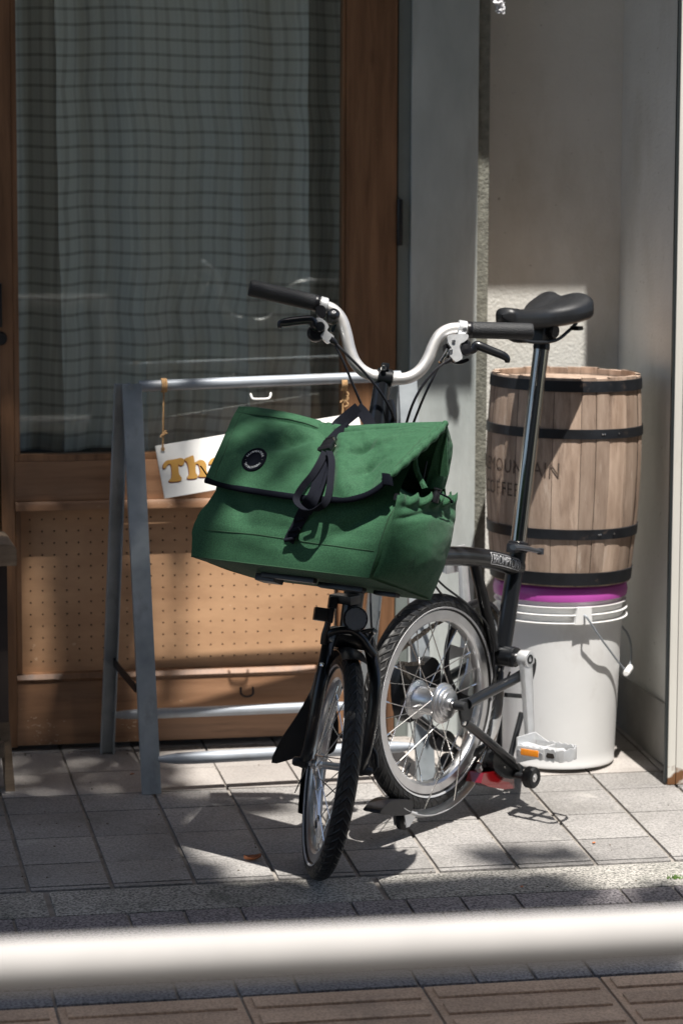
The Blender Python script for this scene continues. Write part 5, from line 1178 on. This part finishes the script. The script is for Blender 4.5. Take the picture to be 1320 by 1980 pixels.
# gusset strips seen at the open right end
def strip(A,Bv,name,bul=.004,m='green'):
    A=sm([BP(x,y,d) for x,y,d in A],10);Bv=sm([BP(x,y,d) for x,y,d in Bv],10)
    def f(u,v):
        p=samp(A,v)*(1-u)+samp(Bv,v)*u;return p+(-g2*.5+e1*.8)*(bul*math.sin(PI*u)+.003*fbm((u*3,v*5,bul*900)))
    b=MB();b.grid(f,16,40,thick=.0016);return b.build(name,M[m],bag,ang=60)
strip([(862,816,.094),(869,845,.13),(873,866,.145),(868,905,.155),(858,945,.165)],[(858,820,.090),(848,848,.098),(838,880,.108),(828,915,.118),(820,945,.125)],'rear_gusset',.007)
strip([(800,884,.045),(798,905,.055),(806,925,.065),(816,945,.07)],[(806,870,.045),(808,900,.062),(815,920,.07),(826,942,.078)],'inner_gusset',.003)
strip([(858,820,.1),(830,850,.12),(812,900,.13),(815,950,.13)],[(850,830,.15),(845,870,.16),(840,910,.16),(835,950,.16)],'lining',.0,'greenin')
# badge
fc=BA(489,889,-.0);
def find_flap(px,py):
    best=None
    for i in range(61):
        for j in range(61):
            u,v=i/60,j/60;x,y=prj(flap(u,v));d_=(x-px)**2+(y-py)**2
            if best is None or d_<best[0]: best=(d_,u,v)
    return best[1],best[2]
def prj(P): P=np.array(P)-CP;return 660+FF*(P@AX)/(P@AF),990-FF*(P@AY)/(P@AF)
bu_,bv_=find_flap(489,889);bc_=flap(bu_,bv_);tu=nz(flap(bu_+.03,bv_)-flap(bu_-.03,bv_));tv=flap(bu_,bv_-.05)-flap(bu_,bv_+.05);bn_=nz(np.cross(tu,tv));
if bn_@(CP-bc_)<0: bn_=-bn_
tv=nz(np.cross(bn_,tu))
if tv[2]<0: tv=-tv
b=MB();b.lathe([(0,.0036),(.0195,.0036),(.0205,.0044),(.0235,.0044),(.0248,.0034),(.0248,-.004),(0,-.004)],bc_,bn_,56);bd=b.build('badge',M['binding'],bag)
txt='FAIRWEATHER \u00b7 INDUSTRIAL \u00b7 ';K=len(txt)
b=MB()
for i,chh in enumerate(txt):
    if chh==' ': continue
    vs_,fs_=text_mesh(chh,.0062,0,1,'CENTER');a=R(172)-2*PI*i/K;cx,cy=.0172*math.cos(a),.0172*math.sin(a);rx_,ry_=math.sin(a),-math.cos(a)
    cc=bc_+tu*cx+tv*cy+bn_*.0040;xd=tu*rx_+tv*ry_;yd=tu*math.cos(a)+tv*math.sin(a)
    b.add([cc+xd*v[0]+yd*(v[1]-.002) for v in vs_],fs_)
b.build('badge_lettering',M['print'],bd,smooth=False,recalc=False)
# webbing ribbons
def ribbon(pts,w_,side,name,par=None,th=.0013,m='webbing',n_=8,tw=None):
    P=sm([np.array(p) for p in pts],n_);K=len(P);vs=[];fs=[]
    for i in range(K):
        T=nz(P[min(i+1,K-1)]-P[max(i-1,0)]);sd_=(np.cross(T,nz(nz(P[i]-CP)+.0*Z)) if side is None else np.array(side if tw is None else lerp(side,tw,i/(K-1)),float));sd_=nz(sd_-T*(sd_@T));nn=np.cross(T,sd_)
        for sx_,sy_ in ((-1,-1),(1,-1),(1,1),(-1,1)): vs.append(P[i]+sd_*sx_*w_/2+nn*sy_*th/2)
    fs=[(i*4+k,i*4+(k+1)%4,(i+1)*4+(k+1)%4,(i+1)*4+k) for i in range(K-1) for k in range(4)]+[(0,1,2,3),((K-1)*4+3,(K-1)*4+2,(K-1)*4+1,(K-1)*4)]
    b=MB();b.add(vs,fs);return b.build(name,M[m],par or bag,ang=30)
sdv=nz(e1*.95+g3*.25)
ribbon([BP(668,834,.070),BP(652,826,.088),BP(668,810,.10),BP(694,789,.11)],.023,None,'grab_strap')
ribbon([BP(690,788,.11),BP(700,797,.115),BP(712,815,.12),BP(722,840,.122)],.021,None,'grab_strap')
ribbon([BP(676,826,.080),BP(658,836,.060),BP(640,854,.040)],.021,None,'strap')
bk=BP(633,860,.028);bx_=nz(BP(652,852,.03)-BP(613,862,.03));bz_=nz(BP(645,842,.045)-BP(622,880,.01));by_=nz(np.cross(bx_,bz_))
b=MB();b.box(bk,(.026,.007,.030),(bx_,by_,bz_),.002);b.box(bk-bz_*.012,(.030,.010,.012),(bx_,by_,bz_),.003);b.box(bk+bz_*.016,(.020,.009,.006),(bx_,by_,bz_),.002);buck=b.build('buckle',M['plastic'],bag)
b=MB();b.tube([bk+bx_*.012+by_*.006+bz_*.010,bk+bx_*.012-by_*.008+bz_*.004,bk+bx_*.006-by_*.008-bz_*.012],.0022,8);b.build('release_tab',M['chrome'],buck)
ribbon([BP(629,876,.004),BP(618,915,-.022),BP(604,958,-.040),BP(590,985,-.028),BP(578,1008,-.014),BP(566,1030,-.012),BP(558,1047,-.010)],.022,sdv,'strap')
ribbon([BP(636,885,-.004),BP(626,925,-.026),BP(612,965,-.044),BP(596,992,-.032)],.012,sdv,'strap')
for (x,y) in ((579,1004),(568,1025),(560,1043)):
    b=MB();p=BP(x,y,-.016);b.cyl(p-sdv*.0115,p+sdv*.0115,.0035,10,.001);b.build('strap_loop',M['webbing'],bag)
# long free loop
ribbon([BP(628,874,-.006),BP(618,895,-.022),BP(604,918,-.034),BP(586,940,-.042),BP(573,962,-.046),BP(577,976,-.048),BP(592,986,-.050),BP(612,985,-.050),BP(630,970,-.046),BP(637,945,-.040),BP(640,915,-.030),BP(641,890,-.020),BP(636,872,-.008)],.0125,nz(e1*.55+g2*.75+g3*.1),'strap_tail',n_=8)
# cord lock on the pocket
pc=BP(844,958,.0);aP=(pc-Ob)
pp=plane(843,958,Ob+e1*.042,e1);b=MB();b.lathe([(0,-.013),(.0062,-.013),(.0068,-.010),(.0064,.004),(.0058,.008),(.0062,.009),(.0075,.010),(.0075,.0125),(0,.013)],pp,nz(g3+e1*.05),20);cl_=b.build('cord_lock',M['plastic'],bag)
b=MB();b.tube(sm([plane(846,952,Ob+e1*.046,e1),plane(856,957,Ob+e1*.050,e1),plane(868,963,Ob+e1*.046,e1),plane(872,969,Ob+e1*.040,e1)],5),.0017,8);b.lathe([(0,-.003),(.003,-.0015),(.003,.0015),(0,.003)],plane(873,970,Ob+e1*.040,e1),e1,10);b.build('cord',M['binding'],cl_)
b=MB();p=plane(769,962,Ob+e1*.012,e1);b.box(p,(.010,.014,.012),(e1,g2,g3),.002);b.build('side_buckle',M['plastic'],bag)
b=MB();p=plane(822,905,Ob+e1*.0,e1);b.tube([p+g3*.012,p-g3*.028],.0016,8);b.lathe([(0,-.002),(.003,0),(0,.002)],p-g3*.03,g3,8);b.build('zip_pull',M['plastic'],bag)
# carrier frame below the bag
b=MB();b.box(BL(-.215,.07,-.008),(.12,.012,.010),(e1,g2,g3),.003);b.box(BL(-.27,.09,-.012),(.045,.03,.014),(e1,g2,g3),.004);b.box(BL(-.12,.10,-.010),(.10,.014,.010),(e1,g2,g3),.003);b.box(BL(-.045,.13,-.008),(.05,.014,.008),(e1,g2,g3),.003);b.build('carrier_frame',M['plastic'],bag)
